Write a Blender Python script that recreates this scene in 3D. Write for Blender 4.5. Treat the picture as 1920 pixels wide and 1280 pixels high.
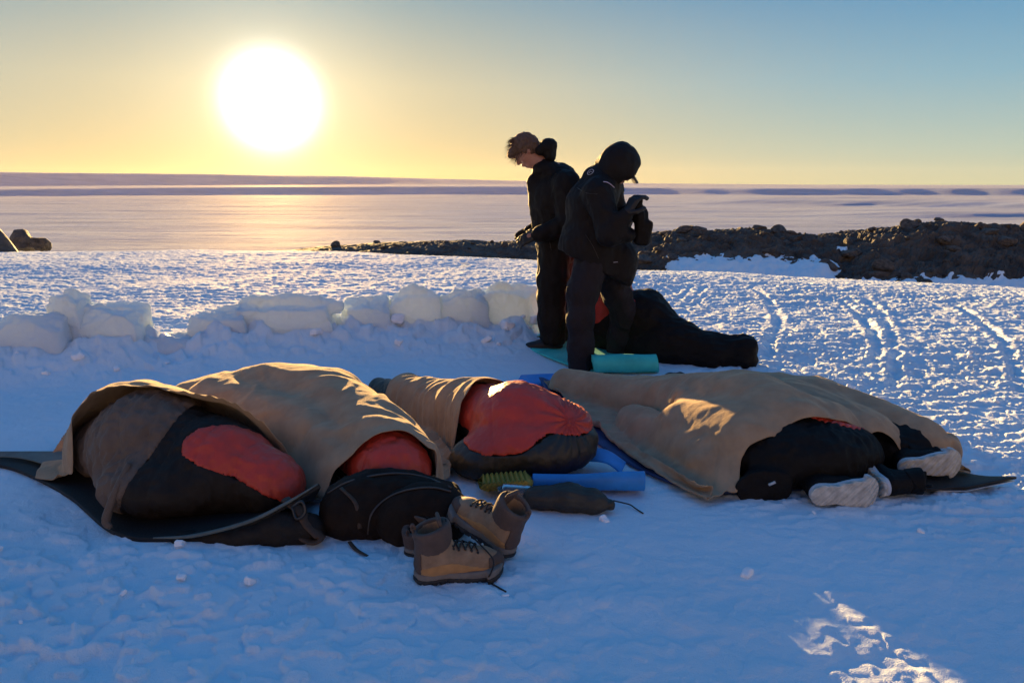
import bpy, math, random
import numpy as np
from mathutils import Vector, Matrix, Euler

for _o in list(bpy.data.objects):
    bpy.data.objects.remove(_o)
C = bpy.context.scene.collection
SC = bpy.context.scene

# ------------------------------------------------------------------ camera
CAM_H, PITCH, FPX = 1.34, math.radians(11.9), 1400.0
cd = bpy.data.cameras.new('camera'); cam = bpy.data.objects.new('camera', cd); C.objects.link(cam)
cam.location = (0, 0, CAM_H); cam.rotation_euler = (math.pi/2 - PITCH, 0, 0)
cd.sensor_width = 36; cd.lens = FPX/1920*36; cd.clip_start = 0.05; cd.clip_end = 30000
SC.camera = cam

# ------------------------------------------------------------------ sky and sun
SUN_EL, SUN_AZ = math.radians(5.66), math.radians(-17.17)       # azimuth from +Y towards +X
SUN = Vector((math.sin(SUN_AZ)*math.cos(SUN_EL), math.cos(SUN_AZ)*math.cos(SUN_EL), math.sin(SUN_EL)))
w = bpy.data.worlds.new('World'); SC.world = w; w.use_nodes = True
nt = w.node_tree; nt.nodes.clear()
def WN(t, **k):
    n = nt.nodes.new(t)
    for a, b in k.items(): setattr(n, a, b)
    return n
def wlink(a, b): nt.links.new(a, b)
sky = WN('ShaderNodeTexSky', sky_type='NISHITA', sun_disc=False, sun_elevation=SUN_EL, sun_rotation=SUN_AZ,
         altitude=200, air_density=1.0, dust_density=0.6, ozone_density=4.0)
tc = WN('ShaderNodeTexCoord')
nrm = WN('ShaderNodeVectorMath', operation='NORMALIZE'); wlink(tc.outputs['Generated'], nrm.inputs[0])
dot = WN('ShaderNodeVectorMath', operation='DOT_PRODUCT'); wlink(nrm.outputs[0], dot.inputs[0]); dot.inputs[1].default_value = SUN
clp = WN('ShaderNodeMath', operation='MINIMUM'); wlink(dot.outputs['Value'], clp.inputs[0]); clp.inputs[1].default_value = 1.0
ang = WN('ShaderNodeMath', operation='ARCCOSINE'); wlink(clp.outputs[0], ang.inputs[0])
EXPO = 2.1
def lin(r, g, b_, k=1.0):                                # display colour -> scene radiance / 0.1
    f = lambda c: ((c/255+.055)/1.055)**2.4 if c > 10 else c/255/12.92
    return tuple(f(c)*k*10/2**EXPO for c in (r, g, b_))
def lobe(sig_deg, power, strength, col):
    a = WN('ShaderNodeMath', operation='DIVIDE'); wlink(ang.outputs[0], a.inputs[0]); a.inputs[1].default_value = math.radians(sig_deg)
    b = WN('ShaderNodeMath', operation='POWER'); wlink(a.outputs[0], b.inputs[0]); b.inputs[1].default_value = power
    c = WN('ShaderNodeMath', operation='MULTIPLY'); wlink(b.outputs[0], c.inputs[0]); c.inputs[1].default_value = -1
    d = WN('ShaderNodeMath', operation='EXPONENT'); wlink(c.outputs[0], d.inputs[0])
    if col is None: return d.outputs[0]
    e = WN('ShaderNodeVectorMath', operation='SCALE'); e.inputs[0].default_value = [x*strength for x in col]; wlink(d.outputs[0], e.inputs['Scale'])
    return e.outputs[0]
def vadd(a, b):
    n = WN('ShaderNodeVectorMath', operation='ADD'); wlink(a, n.inputs[0]); wlink(b, n.inputs[1]); return n.outputs[0]
sep = WN('ShaderNodeSeparateXYZ'); wlink(nrm.outputs[0], sep.inputs[0])
def elev_ramp(stops):
    r = WN('ShaderNodeValToRGB'); wlink(sep.outputs['Z'], r.inputs[0]); els = r.color_ramp.elements
    while len(els) < len(stops): els.new(.5)
    for e, (p, c) in zip(els, stops): e.position = p; e.color = (*c, 1)
    return r.outputs[0]
HIGH = [(.34, lin(76, 138, 192)), (.6, lin(62, 130, 190)), (1.0, lin(54, 124, 188))]
far = elev_ramp([(0, lin(196, 200, 168)), (.04, lin(180, 196, 182)), (.12, lin(134, 176, 194)), (.22, lin(86, 146, 188))]+HIGH)
near = elev_ramp([(0, lin(226, 196, 138)), (.04, lin(222, 197, 142)), (.12, lin(212, 198, 158)), (.22, lin(150, 168, 168))]+HIGH)
mx = WN('ShaderNodeMix', data_type='RGBA'); wlink(lobe(31, 2.2, 1, None), mx.inputs[0]); wlink(far, mx.inputs[6]); wlink(near, mx.inputs[7])
back = elev_ramp([(0, lin(246, 194, 142, 1.3)), (.08, lin(248, 194, 144, 1.3)), (.20, lin(226, 184, 150, 1.2)), (.34, lin(150, 150, 160, 1.)), (.6, lin(64, 108, 174)), (1.0, lin(44, 96, 170))])   # unseen rose glow opposite the sun, added to warm the sides facing the camera
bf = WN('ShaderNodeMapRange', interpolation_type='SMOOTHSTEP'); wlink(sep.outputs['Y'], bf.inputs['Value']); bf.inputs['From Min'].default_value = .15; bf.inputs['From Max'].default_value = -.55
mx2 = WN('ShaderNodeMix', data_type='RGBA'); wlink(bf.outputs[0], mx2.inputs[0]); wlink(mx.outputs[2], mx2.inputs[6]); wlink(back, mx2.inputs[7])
nis = WN('ShaderNodeVectorMath', operation='SCALE'); wlink(sky.outputs[0], nis.inputs[0]); nis.inputs['Scale'].default_value = .02
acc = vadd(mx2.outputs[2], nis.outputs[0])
acc = vadd(acc, lobe(2.1, 2.1, 20, (1, .95, .80)))
acc = vadd(acc, lobe(6.6, 1.9, .8, (1, .82, .50)))
acc = vadd(acc, lobe(9.0, 1.6, .12, (1, .70, .30)))
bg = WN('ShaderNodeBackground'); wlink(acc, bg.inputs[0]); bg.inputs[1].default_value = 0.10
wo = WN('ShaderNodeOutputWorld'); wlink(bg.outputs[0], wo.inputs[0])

sl = bpy.data.lights.new('sun', 'SUN'); sl.energy = 5.0; sl.angle = math.radians(0.5); sl.color = (1.0, .61, .22)
so = bpy.data.objects.new('sun', sl); C.objects.link(so); so.rotation_euler = SUN.to_track_quat('Z', 'Y').to_euler()
SC.view_settings.view_transform = 'Standard'; SC.view_settings.look = 'None'
SC.view_settings.exposure = EXPO; SC.view_settings.gamma = 1.0
SC.cycles.max_bounces = 6; SC.cycles.diffuse_bounces = 3; SC.cycles.transmission_bounces = 4
SC.cycles.use_denoising = True

# ------------------------------------------------------------------ helpers
def ray(px, py):
    x = (px-960)/FPX; y = -(py-640)/FPX
    return np.array((x, math.cos(PITCH)+y*math.sin(PITCH), -math.sin(PITCH)+y*math.cos(PITCH)))
def G(px, py, z=0.0):
    r = ray(px, py); t = (z-CAM_H)/r[2]; return np.array((r[0]*t, r[1]*t, z))
def D(px, py, Y):
    r = ray(px, py); t = Y/r[1]; return np.array((r[0]*t, Y, CAM_H+r[2]*t))
rng = np.random.RandomState(7)
PERM = np.random.RandomState(11).permutation(4096).astype(np.int64)
GR2 = np.array([(math.cos(a), math.sin(a)) for a in np.linspace(0, 2*math.pi, 32, endpoint=False)])
GR3 = np.random.RandomState(5).normal(size=(64, 3)); GR3 /= np.linalg.norm(GR3, axis=1)[:, None]
def _h(*i):
    v = np.zeros_like(i[0])
    for k in i: v = PERM[(v + k) & 4095]
    return v
def n2(x, y, seed=0):
    xi = np.floor(x).astype(np.int64); yi = np.floor(y).astype(np.int64); fx = x-xi; fy = y-yi
    u = fx*fx*fx*(fx*(fx*6-15)+10); v = fy*fy*fy*(fy*(fy*6-15)+10)
    s = np.full_like(xi, seed)
    def g(a, b):
        q = GR2[_h(s, xi+a, yi+b) & 31]; return q[..., 0]*(fx-a)+q[..., 1]*(fy-b)
    a = g(0, 0)*(1-u)+g(1, 0)*u; b = g(0, 1)*(1-u)+g(1, 1)*u
    return (a*(1-v)+b*v)*1.5
def n3(p, seed=0):
    x, y, z = p[:, 0], p[:, 1], p[:, 2]
    xi = np.floor(x).astype(np.int64); yi = np.floor(y).astype(np.int64); zi = np.floor(z).astype(np.int64)
    fx, fy, fz = x-xi, y-yi, z-zi
    q = lambda t: t*t*t*(t*(t*6-15)+10)
    u, v, ww = q(fx), q(fy), q(fz); s = np.full_like(xi, seed)
    def g(a, b, c):
        d = GR3[_h(s, xi+a, yi+b, zi+c) & 63]; return d[:, 0]*(fx-a)+d[:, 1]*(fy-b)+d[:, 2]*(fz-c)
    L = lambda a, b, t: a*(1-t)+b*t
    return L(L(L(g(0,0,0), g(1,0,0), u), L(g(0,1,0), g(1,1,0), u), v), L(L(g(0,0,1), g(1,0,1), u), L(g(0,1,1), g(1,1,1), u), v), ww)*1.5
def fb2(x, y, o=4, seed=0, gain=.5):
    r = 0; a = 1
    for i in range(o): r = r+a*n2(x*2**i, y*2**i, seed+i); a *= gain
    return r
def fb3(p, o=3, seed=0, gain=.5):
    r = 0; a = 1
    for i in range(o): r = r+a*n3(p*2**i, seed+i); a *= gain
    return r
def sst(a, b, x):
    t = np.clip((x-a)/(b-a), 0, 1); return t*t*(3-2*t)
def mesh_np(name, V, Q, smooth=True):
    me = bpy.data.meshes.new(name); V = np.asarray(V, np.float32); Q = np.asarray(Q, np.int32); k = Q.shape[1]
    me.vertices.add(len(V)); me.vertices.foreach_set('co', V.ravel())
    me.loops.add(Q.size); me.loops.foreach_set('vertex_index', Q.ravel())
    me.polygons.add(len(Q)); me.polygons.foreach_set('loop_start', np.arange(0, Q.size, k, dtype=np.int32)); me.polygons.foreach_set('loop_total', np.full(len(Q), k, np.int32))
    me.update(calc_edges=True); me.validate()
    me.polygons.foreach_set('use_smooth', np.full(len(me.polygons), smooth)); return me
def link(name, me, mat=None, parent=None, loc=None):
    o = bpy.data.objects.new(name, me); C.objects.link(o)
    if mat: me.materials.append(mat)
    if parent is not None: o.parent = parent
    if loc is not None: o.location = loc
    return o
def tag(o, label=None, cat=None, group=None, kind=None):
    if label: o['label'] = label
    if cat: o['category'] = cat
    if group: o['group'] = group
    if kind: o['kind'] = kind
    return o
def thing(name, label, cat, loc=(0, 0, 0), group=None):
    o = bpy.data.objects.new(name, None); C.objects.link(o); o.location = loc; o.empty_display_size = .1
    return tag(o, label, cat, group)
def grid_quads(nu, nv, wrap=False):
    i = np.arange(nu if wrap else nu-1)[:, None]; j = np.arange(nv-1)[None, :]; i2 = (i+1) % nu
    return np.stack([i*nv+j, i2*nv+j, i2*nv+j+1, i*nv+j+1], -1).reshape(-1, 4)

# ------------------------------------------------------------------ materials
def new_mat(name):
    m = bpy.data.materials.new(name); m.use_nodes = True; n = m.node_tree.nodes
    return m, n, m.node_tree.links, n['Principled BSDF']
def mat(name, col, rough=.7, var=.15, vscale=6., bump=.0, bscale=60., sheen=0., stint=(1, 1, 1), spec=.5, col2=None, metallic=0., weave=None, coat=0., bump2=0, b2scale=8., translucent=0.):
    m, n, l, b = new_mat(name)
    t = n.new('ShaderNodeTexCoord')
    nz = n.new('ShaderNodeTexNoise'); nz.inputs['Scale'].default_value = vscale; nz.inputs['Detail'].default_value = 6; nz.inputs['Roughness'].default_value = .6
    l.new(t.outputs['Object'], nz.inputs['Vector'])
    r = n.new('ShaderNodeValToRGB'); l.new(nz.outputs['Fac'], r.inputs[0])
    c2 = col2 or [min(1, c*(1+var)) for c in col]; c1 = [c*(1-var) for c in col]
    r.color_ramp.elements[0].position = .35; r.color_ramp.elements[0].color = (*c1, 1); r.color_ramp.elements[1].position = .65; r.color_ramp.elements[1].color = (*c2, 1)
    l.new(r.outputs[0], b.inputs['Base Color']); b.inputs['Roughness'].default_value = rough
    b.inputs['Specular IOR Level'].default_value = spec; b.inputs['Metallic'].default_value = metallic
    b.inputs['Sheen Weight'].default_value = sheen; b.inputs['Sheen Roughness'].default_value = .4; b.inputs['Sheen Tint'].default_value = (*stint, 1)
    b.inputs['Coat Weight'].default_value = coat
    prev = None
    if bump2:
        q = n.new('ShaderNodeTexNoise'); q.inputs['Scale'].default_value = b2scale; q.inputs['Detail'].default_value = 4; l.new(t.outputs['Object'], q.inputs['Vector'])
        bb = n.new('ShaderNodeBump'); bb.inputs['Distance'].default_value = bump2; l.new(q.outputs['Fac'], bb.inputs['Height']); prev = bb
    if bump:
        if weave:
            q = n.new('ShaderNodeTexWave'); q.inputs['Scale'].default_value = bscale; q.bands_direction = weave; l.new(t.outputs['Object'], q.inputs['Vector']); q.inputs['Distortion'].default_value = 1.
        else:
            q = n.new('ShaderNodeTexNoise'); q.inputs['Scale'].default_value = bscale; q.inputs['Detail'].default_value = 5; l.new(t.outputs['Object'], q.inputs['Vector'])
        bb = n.new('ShaderNodeBump'); bb.inputs['Distance'].default_value = bump; l.new(q.outputs['Fac'], bb.inputs['Height'])
        if prev: l.new(prev.outputs[0], bb.inputs['Normal'])
        prev = bb
    if prev: l.new(prev.outputs[0], b.inputs['Normal'])
    if translucent:
        tr = n.new('ShaderNodeBsdfTranslucent'); l.new(r.outputs[0], tr.inputs[0]); mx = n.new('ShaderNodeMixShader'); mx.inputs[0].default_value = translucent
        l.new(b.outputs[0], mx.inputs[1]); l.new(tr.outputs[0], mx.inputs[2]); l.new(mx.outputs[0], n['Material Output'].inputs[0])
    return m
M = {}
GRAIN, GLINT = .20, .0
def snow_mat(name, trans=0., far=False, col=(.66, .82, .95)):
    m, n, l, b = new_mat(name)
    t = n.new('ShaderNodeTexCoord')
    nz = n.new('ShaderNodeTexNoise'); nz.inputs['Scale'].default_value = 1.3; nz.inputs['Detail'].default_value = 8; l.new(t.outputs['Object'], nz.inputs['Vector'])
    r = n.new('ShaderNodeValToRGB'); l.new(nz.outputs['Fac'], r.inputs[0])
    r.color_ramp.elements[0].position = .3; r.color_ramp.elements[0].color = (*[c*.93 for c in col], 1); r.color_ramp.elements[1].position = .7; r.color_ramp.elements[1].color = (*col, 1)
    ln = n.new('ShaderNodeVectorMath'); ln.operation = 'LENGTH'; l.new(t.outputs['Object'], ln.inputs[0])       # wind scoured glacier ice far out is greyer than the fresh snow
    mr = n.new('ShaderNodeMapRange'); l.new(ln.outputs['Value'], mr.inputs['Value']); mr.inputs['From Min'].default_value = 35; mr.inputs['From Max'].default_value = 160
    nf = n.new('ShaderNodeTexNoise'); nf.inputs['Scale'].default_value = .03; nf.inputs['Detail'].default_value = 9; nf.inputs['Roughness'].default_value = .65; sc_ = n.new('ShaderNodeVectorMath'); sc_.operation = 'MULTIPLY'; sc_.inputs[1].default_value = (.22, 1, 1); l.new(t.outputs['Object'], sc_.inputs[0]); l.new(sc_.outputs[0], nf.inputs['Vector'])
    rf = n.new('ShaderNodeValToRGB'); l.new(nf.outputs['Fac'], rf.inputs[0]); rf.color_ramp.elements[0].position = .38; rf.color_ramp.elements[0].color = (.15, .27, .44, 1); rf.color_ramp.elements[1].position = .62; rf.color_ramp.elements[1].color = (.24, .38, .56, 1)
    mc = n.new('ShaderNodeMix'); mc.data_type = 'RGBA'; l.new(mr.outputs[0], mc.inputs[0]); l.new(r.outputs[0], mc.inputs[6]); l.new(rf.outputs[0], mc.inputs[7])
    l.new(mc.outputs[2], b.inputs['Base Color']); b.inputs['Roughness'].default_value = .7; b.inputs['Specular IOR Level'].default_value = .0
    q = n.new('ShaderNodeTexNoise'); q.inputs['Scale'].default_value = 55; q.inputs['Detail'].default_value = 8; q.inputs['Roughness'].default_value = .65; l.new(t.outputs['Object'], q.inputs['Vector'])
    bb = n.new('ShaderNodeBump'); bb.inputs['Distance'].default_value = .006; bb.inputs['Strength'].default_value = .8; l.new(q.outputs['Fac'], bb.inputs['Height'])
    v = n.new('ShaderNodeTexVoronoi'); v.inputs['Scale'].default_value = 260; l.new(t.outputs['Object'], v.inputs['Vector'])
    b2 = n.new('ShaderNodeBump'); b2.inputs['Distance'].default_value = .0016; l.new(v.outputs['Distance'], b2.inputs['Height']); l.new(bb.outputs[0], b2.inputs['Normal'])
    q3 = n.new('ShaderNodeTexNoise'); q3.inputs['Scale'].default_value = .42; q3.inputs['Detail'].default_value = 7; q3.inputs['Roughness'].default_value = .7; l.new(sc_.outputs[0], q3.inputs['Vector'])
    b3 = n.new('ShaderNodeBump'); b3.inputs['Distance'].default_value = .75; l.new(mr.outputs[0], b3.inputs['Strength']); l.new(q3.outputs['Fac'], b3.inputs['Height']); l.new(b2.outputs[0], b3.inputs['Normal']); b2 = b3
    l.new(b2.outputs[0], b.inputs['Normal'])
    # snow grains scatter low sunlight forward: a very broad lobe and a faint icy glint
    g1 = n.new('ShaderNodeBsdfAnisotropic'); g1.inputs['Color'].default_value = (1, .90, .74, 1); g1.inputs['Roughness'].default_value = .82; l.new(b2.outputs[0], g1.inputs['Normal'])
    g2 = n.new('ShaderNodeBsdfAnisotropic'); g2.inputs['Color'].default_value = (1, .97, .92, 1); g2.inputs['Roughness'].default_value = .24; l.new(b2.outputs[0], g2.inputs['Normal'])
    m1 = n.new('ShaderNodeMixShader'); m1.inputs[0].default_value = GRAIN; l.new(b.outputs[0], m1.inputs[1]); l.new(g1.outputs[0], m1.inputs[2])
    m2 = n.new('ShaderNodeMixShader'); m2.inputs[0].default_value = GLINT; l.new(m1.outputs[0], m2.inputs[1]); l.new(g2.outputs[0], m2.inputs[2]); l.new(m2.outputs[0], n['Material Output'].inputs[0]); b = m2
    if trans:
        tr = n.new('ShaderNodeBsdfTranslucent'); tr.inputs[0].default_value = (.70, .80, .94, 1); mx = n.new('ShaderNodeMixShader'); mx.inputs[0].default_value = trans
        l.new(b.outputs[0], mx.inputs[1]); l.new(tr.outputs[0], mx.inputs[2]); l.new(mx.outputs[0], n['Material Output'].inputs[0])
    return m
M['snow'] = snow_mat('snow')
M['block'] = snow_mat('snow_block_mat', .21, col=(.66, .83, .96))
# ------------------------------------------------------------------ terrain: one snow sheet out to the horizon
def interp(x, pts): return np.interp(x, [p[0] for p in pts], [p[1] for p in pts])
def px_of(x, y):                                        # bearing expressed as tan(theta)
    return 960 + FPX*np.clip(x/np.maximum(y, .05), -3, 3)
TH = lambda px: (px-960)/FPX
CREST = [(TH(-900), 15.), (TH(0), 17.5), (TH(560), 15.3), (TH(1000), 12.3), (TH(1200), 10.8), (TH(1500), 10.3), (TH(1920), 10.4), (TH(2800), 11)]
def wall_line(x):                                       # centre line of the snow wall
    return interp(x, [(-9, 4.2), (-5, 5.2), (-3.8, 5.45), (-2.9, 5.65), (-2.0, 5.98), (-1.0, 6.28), (0., 6.35), (.25, 6.4)])
def track(x, y, pts, wd, dp):
    yy = [p[1] for p in pts]; xx = [p[0] for p in pts]
    o = np.argsort(yy); cx = np.interp(y, np.array(yy)[o], np.array(xx)[o]); m = sst(min(yy), min(yy)+.8, y)*sst(max(yy), max(yy)-.8, y)
    d = (x-cx)+.03*n2(x*0+3, y*3, 7)+.012*n2(x*8, y*9, 8); m = m*(.55+.6*n2(x*2, y*3.1, 11))
    return m*(-dp*np.exp(-(d/wd)**2)+dp*.55*np.exp(-((np.abs(d)-wd*2.)/(wd*.8))**2))
TRK = [[(1425, 695), (1450, 640), (1462, 600), (1440, 560), (1400, 535)], [(1640, 700), (1648, 650), (1630, 610), (1600, 580), (1560, 555)], [(1678, 760), (1676, 680), (1668, 620), (1650, 585), (1610, 555)],
       [(1915, 760), (1905, 700), (1880, 640), (1830, 600), (1780, 570)], [(1250, 585), (1275, 560), (1305, 530)], [(1270, 590), (1300, 560), (1330, 532)], [(1340, 540), (1290, 580), (1255, 610)]]
TRK = [[G(a, b)[:2] for a, b in t] for t in TRK]
def terrain(x, y, detail=True):
    r = np.hypot(x, y); th = x/np.maximum(y, .3*np.abs(x)+.01)
    c = interp(th, CREST)
    s = np.maximum(r-c, 0)
    z = -.128*(s**2/(s+2.2))
    # long descent to the glacier
    z = np.where(z < -26, -26, z); z = np.where(z < -18, -26+8*np.exp(-np.maximum(-18-z, 0)/4.), z)
    # far glacier: scarps that face the camera
    pxx = 960+FPX*np.clip(th, -2, 2)
    hA = interp(pxx, [(-600, 16), (0, 15), (500, 19), (950, 20), (1300, 15), (1920, 17), (2600, 18)])
    wob = 90*n2(th*5, r*0+.3, 3)+30*n2(th*17, r*0+.7, 4)
    zB = interp(pxx, [(-800, 55), (0, 46), (400, 44), (650, 36), (950, 16), (1200, 3), (1500, -3.), (1920, -4), (2600, -5)])
    z = z+hA*sst(1950, 2120, r+wob)
    z = z+sst(2150, 3150, r)*3
    z = z+(zB-(-26+hA+3))*sst(3150, 3650, r+1.6*wob)
    z = z-np.maximum(r-3800, 0)*.004
    # rolling swell on the plain, with one long scarp on the right
    m = sst(250, 500, r)*sst(1900, 1500, r)
    z = z+m*(.8*fb2(x/240, y/60, 3, 21))
    z = z+5.2*sst(TH(1180), TH(1500), th)*(sst(1060, 1130, r+260*(th-.3)+8*n2(th*8, r*0, 9))-sst(1130, 1900, r))
    z = z+3.5*sst(TH(1380), TH(1800), th)*(sst(640, 700, r-250*(th-.45)+5*n2(th*9, r*0, 19))-sst(700, 1000, r))
    if not detail: return z
    nearw = sst(60, 25, r)
    # gentle swell on the near plateau
    z = z+nearw*.035*fb2(x/3.1+4, y/2.3, 2, 31)*sst(2.2, 7, r)
    # snow bank under the block wall
    wl = wall_line(x); d = y-wl
    along = sst(.45, -.1, x)
    lump = fb2(x*3.1, y*3.6, 3, 41)
    clod = sst(.02, .14, fb2(x*5.3, y*6.2, 2, 45))
    prof = np.exp(-(np.maximum(-d-.05, 0)/.46)**2)*np.exp(-(np.maximum(d-.05, 0)/.25)**2)
    bh = .25+.05*n2(x*.9, x*0, 5)-.08*sst(-1.4, -.8, x)-.13*np.exp(-((x+2.60)/.22)**2)
    z = z+along*prof*(bh+.10*lump*prof+.05*clod*(1-.3*prof)+.012*sst(.0, .2, fb2(x*11, y*12, 2, 47)))
    # dug floor in front of the wall, slightly lower with smooth polish
    pit = along*sst(4.9, 3.9, np.abs(y-3.1))*sst(5, 4, np.abs(x+1.5))
    # wind crust in the sunlit field
    field = np.maximum(sst(.25, .8, d), sst(.2, 1.6, x-.2-.25*(y-5)))*sst(2.6, 4.2, y+.35*x)
    field = np.maximum(field, sst(8, 9, r))
    crw = nearw*field
    a = fb2(x*1.5, y*3.6, 3, 51, .55); b = fb2(x*5.2, y*12.5, 3, 61, .6); c_ = fb2(x*14, y*31, 2, 66)
    crust = .018*sst(-.15, .35, a)+.022*sst(-.1, .18, b)+.011*sst(-.05, .3, c_)*(.4+.6*sst(-.2, .2, b))
    fade = .75+.25*sst(.0, .25, n2(x*.5, y*.5, 71)+.25)
    z = z+crw*crust*fade*(.44+.28*sst(-.5, 1.2, x))
    # trampled foreground in the shade
    fg = nearw*(1-field)*sst(.35, .8, -d+.3)*(1-.85*np.exp(-(((x+.0)/2.7)**4+((y-3.75)/1.12)**4))-.8*np.exp(-(((x-.5)/.6)**4+((y-5.8)/.8)**4)))
    lf = sst(0.9, -1.6, x)*sst(3.4, 2.2, y)+.25
    z = z+.8*fg*(.010*fb2(x*2.4, y*2.8, 3, 81)+.020*lf*sst(-.05, .28, fb2(x*4.2, y*5.2, 3, 85))+.012*lf*sst(.05, .2, fb2(x*9, y*12, 2, 88))+.004*fb2(x*16, y*20, 2, 89))
    sh = sst(.2, .28, n2(x*1.7+9, y*2.1, 95))                # shallow boot scuffs
    for k, t in enumerate(TRK): z = z+nearw*track(x, y, t, .04 if k < 4 else .03, .030 if k < 4 else .018)
    # crust far away on the plain
    fw = sst(60, 160, r)*sst(2600, 1200, r)
    z = z+fw*(.20*fb2(x/22, y/6, 2, 101)*sst(900, 250, r)+.34*fb2(x/95, y/26, 3, 103)+.6*fb2(x/330, y/90, 2, 107)*sst(300, 700, r))
    return z+BUMPS(x, y)
def BUMPS(x, y):
    z = 0
    for (bx, by, sx, sy, h) in MOUNDS: z = z+h*np.exp(-(((x-bx)/sx)**2+((y-by)/sy)**2))
    return z
MOUNDS = []
def build_ground():
    ths = np.concatenate([np.radians(np.arange(-180, -42, 2.5)), np.radians(np.arange(-42, 42, .085)), np.radians(np.arange(42, 180.1, 2.5))])
    rs = [0.02, .3, .6, .9, 1.2, 1.45]
    while rs[-1] < 26: rs.append(rs[-1]*1.0042)
    while rs[-1] < 60: rs.append(rs[-1]*1.01)
    while rs[-1] < 4900: rs.append(rs[-1]*1.008)
    rs = np.array(rs); T, R = np.meshgrid(ths, rs, indexing='ij')
    X = (R*np.sin(T)).ravel(); Y = (R*np.cos(T)).ravel(); Z = terrain(X, Y)
    V = np.stack([X, Y, Z], 1); Q = grid_quads(len(ths), len(rs))[:, ::-1]
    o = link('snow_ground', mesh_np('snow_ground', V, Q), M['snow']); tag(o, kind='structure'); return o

# ------------------------------------------------------------------ rocky moraine beyond the field
def terr1(x, y, detail=False): return float(terrain(np.array([float(x)]), np.array([float(y)]), detail)[0])
RTOP = [(470, 468), (545, 470), (600, 463), (700, 457), (850, 451), (950, 455), (1180, 444), (1250, 436), (1400, 431), (1480, 440), (1530, 443), (1600, 436), (1680, 425), (1760, 420), (1920, 428), (2300, 425), (2700, 440)]
def ridge_z(u, v):
    """u = tan bearing, v = 0 front foot .. 1 crest .. 2 back foot; returns x, y, z"""
    px = 960+FPX*u
    yt = interp(px, RTOP); el = np.arctan((640-yt)/FPX)-PITCH
    Yc = 31+2.*n2(u*4, u*0, 7); Yf = 23.5+1.0*n2(u*6, u*0+.5, 8)
    zt = CAM_H+Yc*np.tan(el)
    zf = -2.5+u*0; zb = zt-4.0
    vv = v+.06*n2(u*14, v*3, 12)
    Yv = np.where(v < 1, Yf+(Yc-Yf)*v, Yc+(v-1)*9)
    prof = np.where(v < 1, zf+(zt-zf)*np.sin(np.clip(vv, 0, 1)*math.pi/2)**.8, zt+(zb-zt)*(1-np.cos(np.clip(v-1, 0, 1)*math.pi/2))**.9)
    x = u*Yv
    rockn = .17*(1-2*np.abs(fb2(x*.55, Yv*.8, 3, 201)))+.11*(1-2*np.abs(fb2(x*1.6, Yv*2., 3, 211)))+.045*(1-2*np.abs(fb2(x*5, Yv*6, 2, 215)))
    strata = .05*np.sign(np.sin(prof*16+2*n2(x*.8, Yv*.8, 5)))
    k = interp(px, [(500, .12), (900, .4), (1200, .9), (3000, 1.)])
    return x, Yv, prof+(rockn-.12)*k*np.where(np.abs(v-1) < .12, .7, 1)+strata*k*.6
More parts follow.
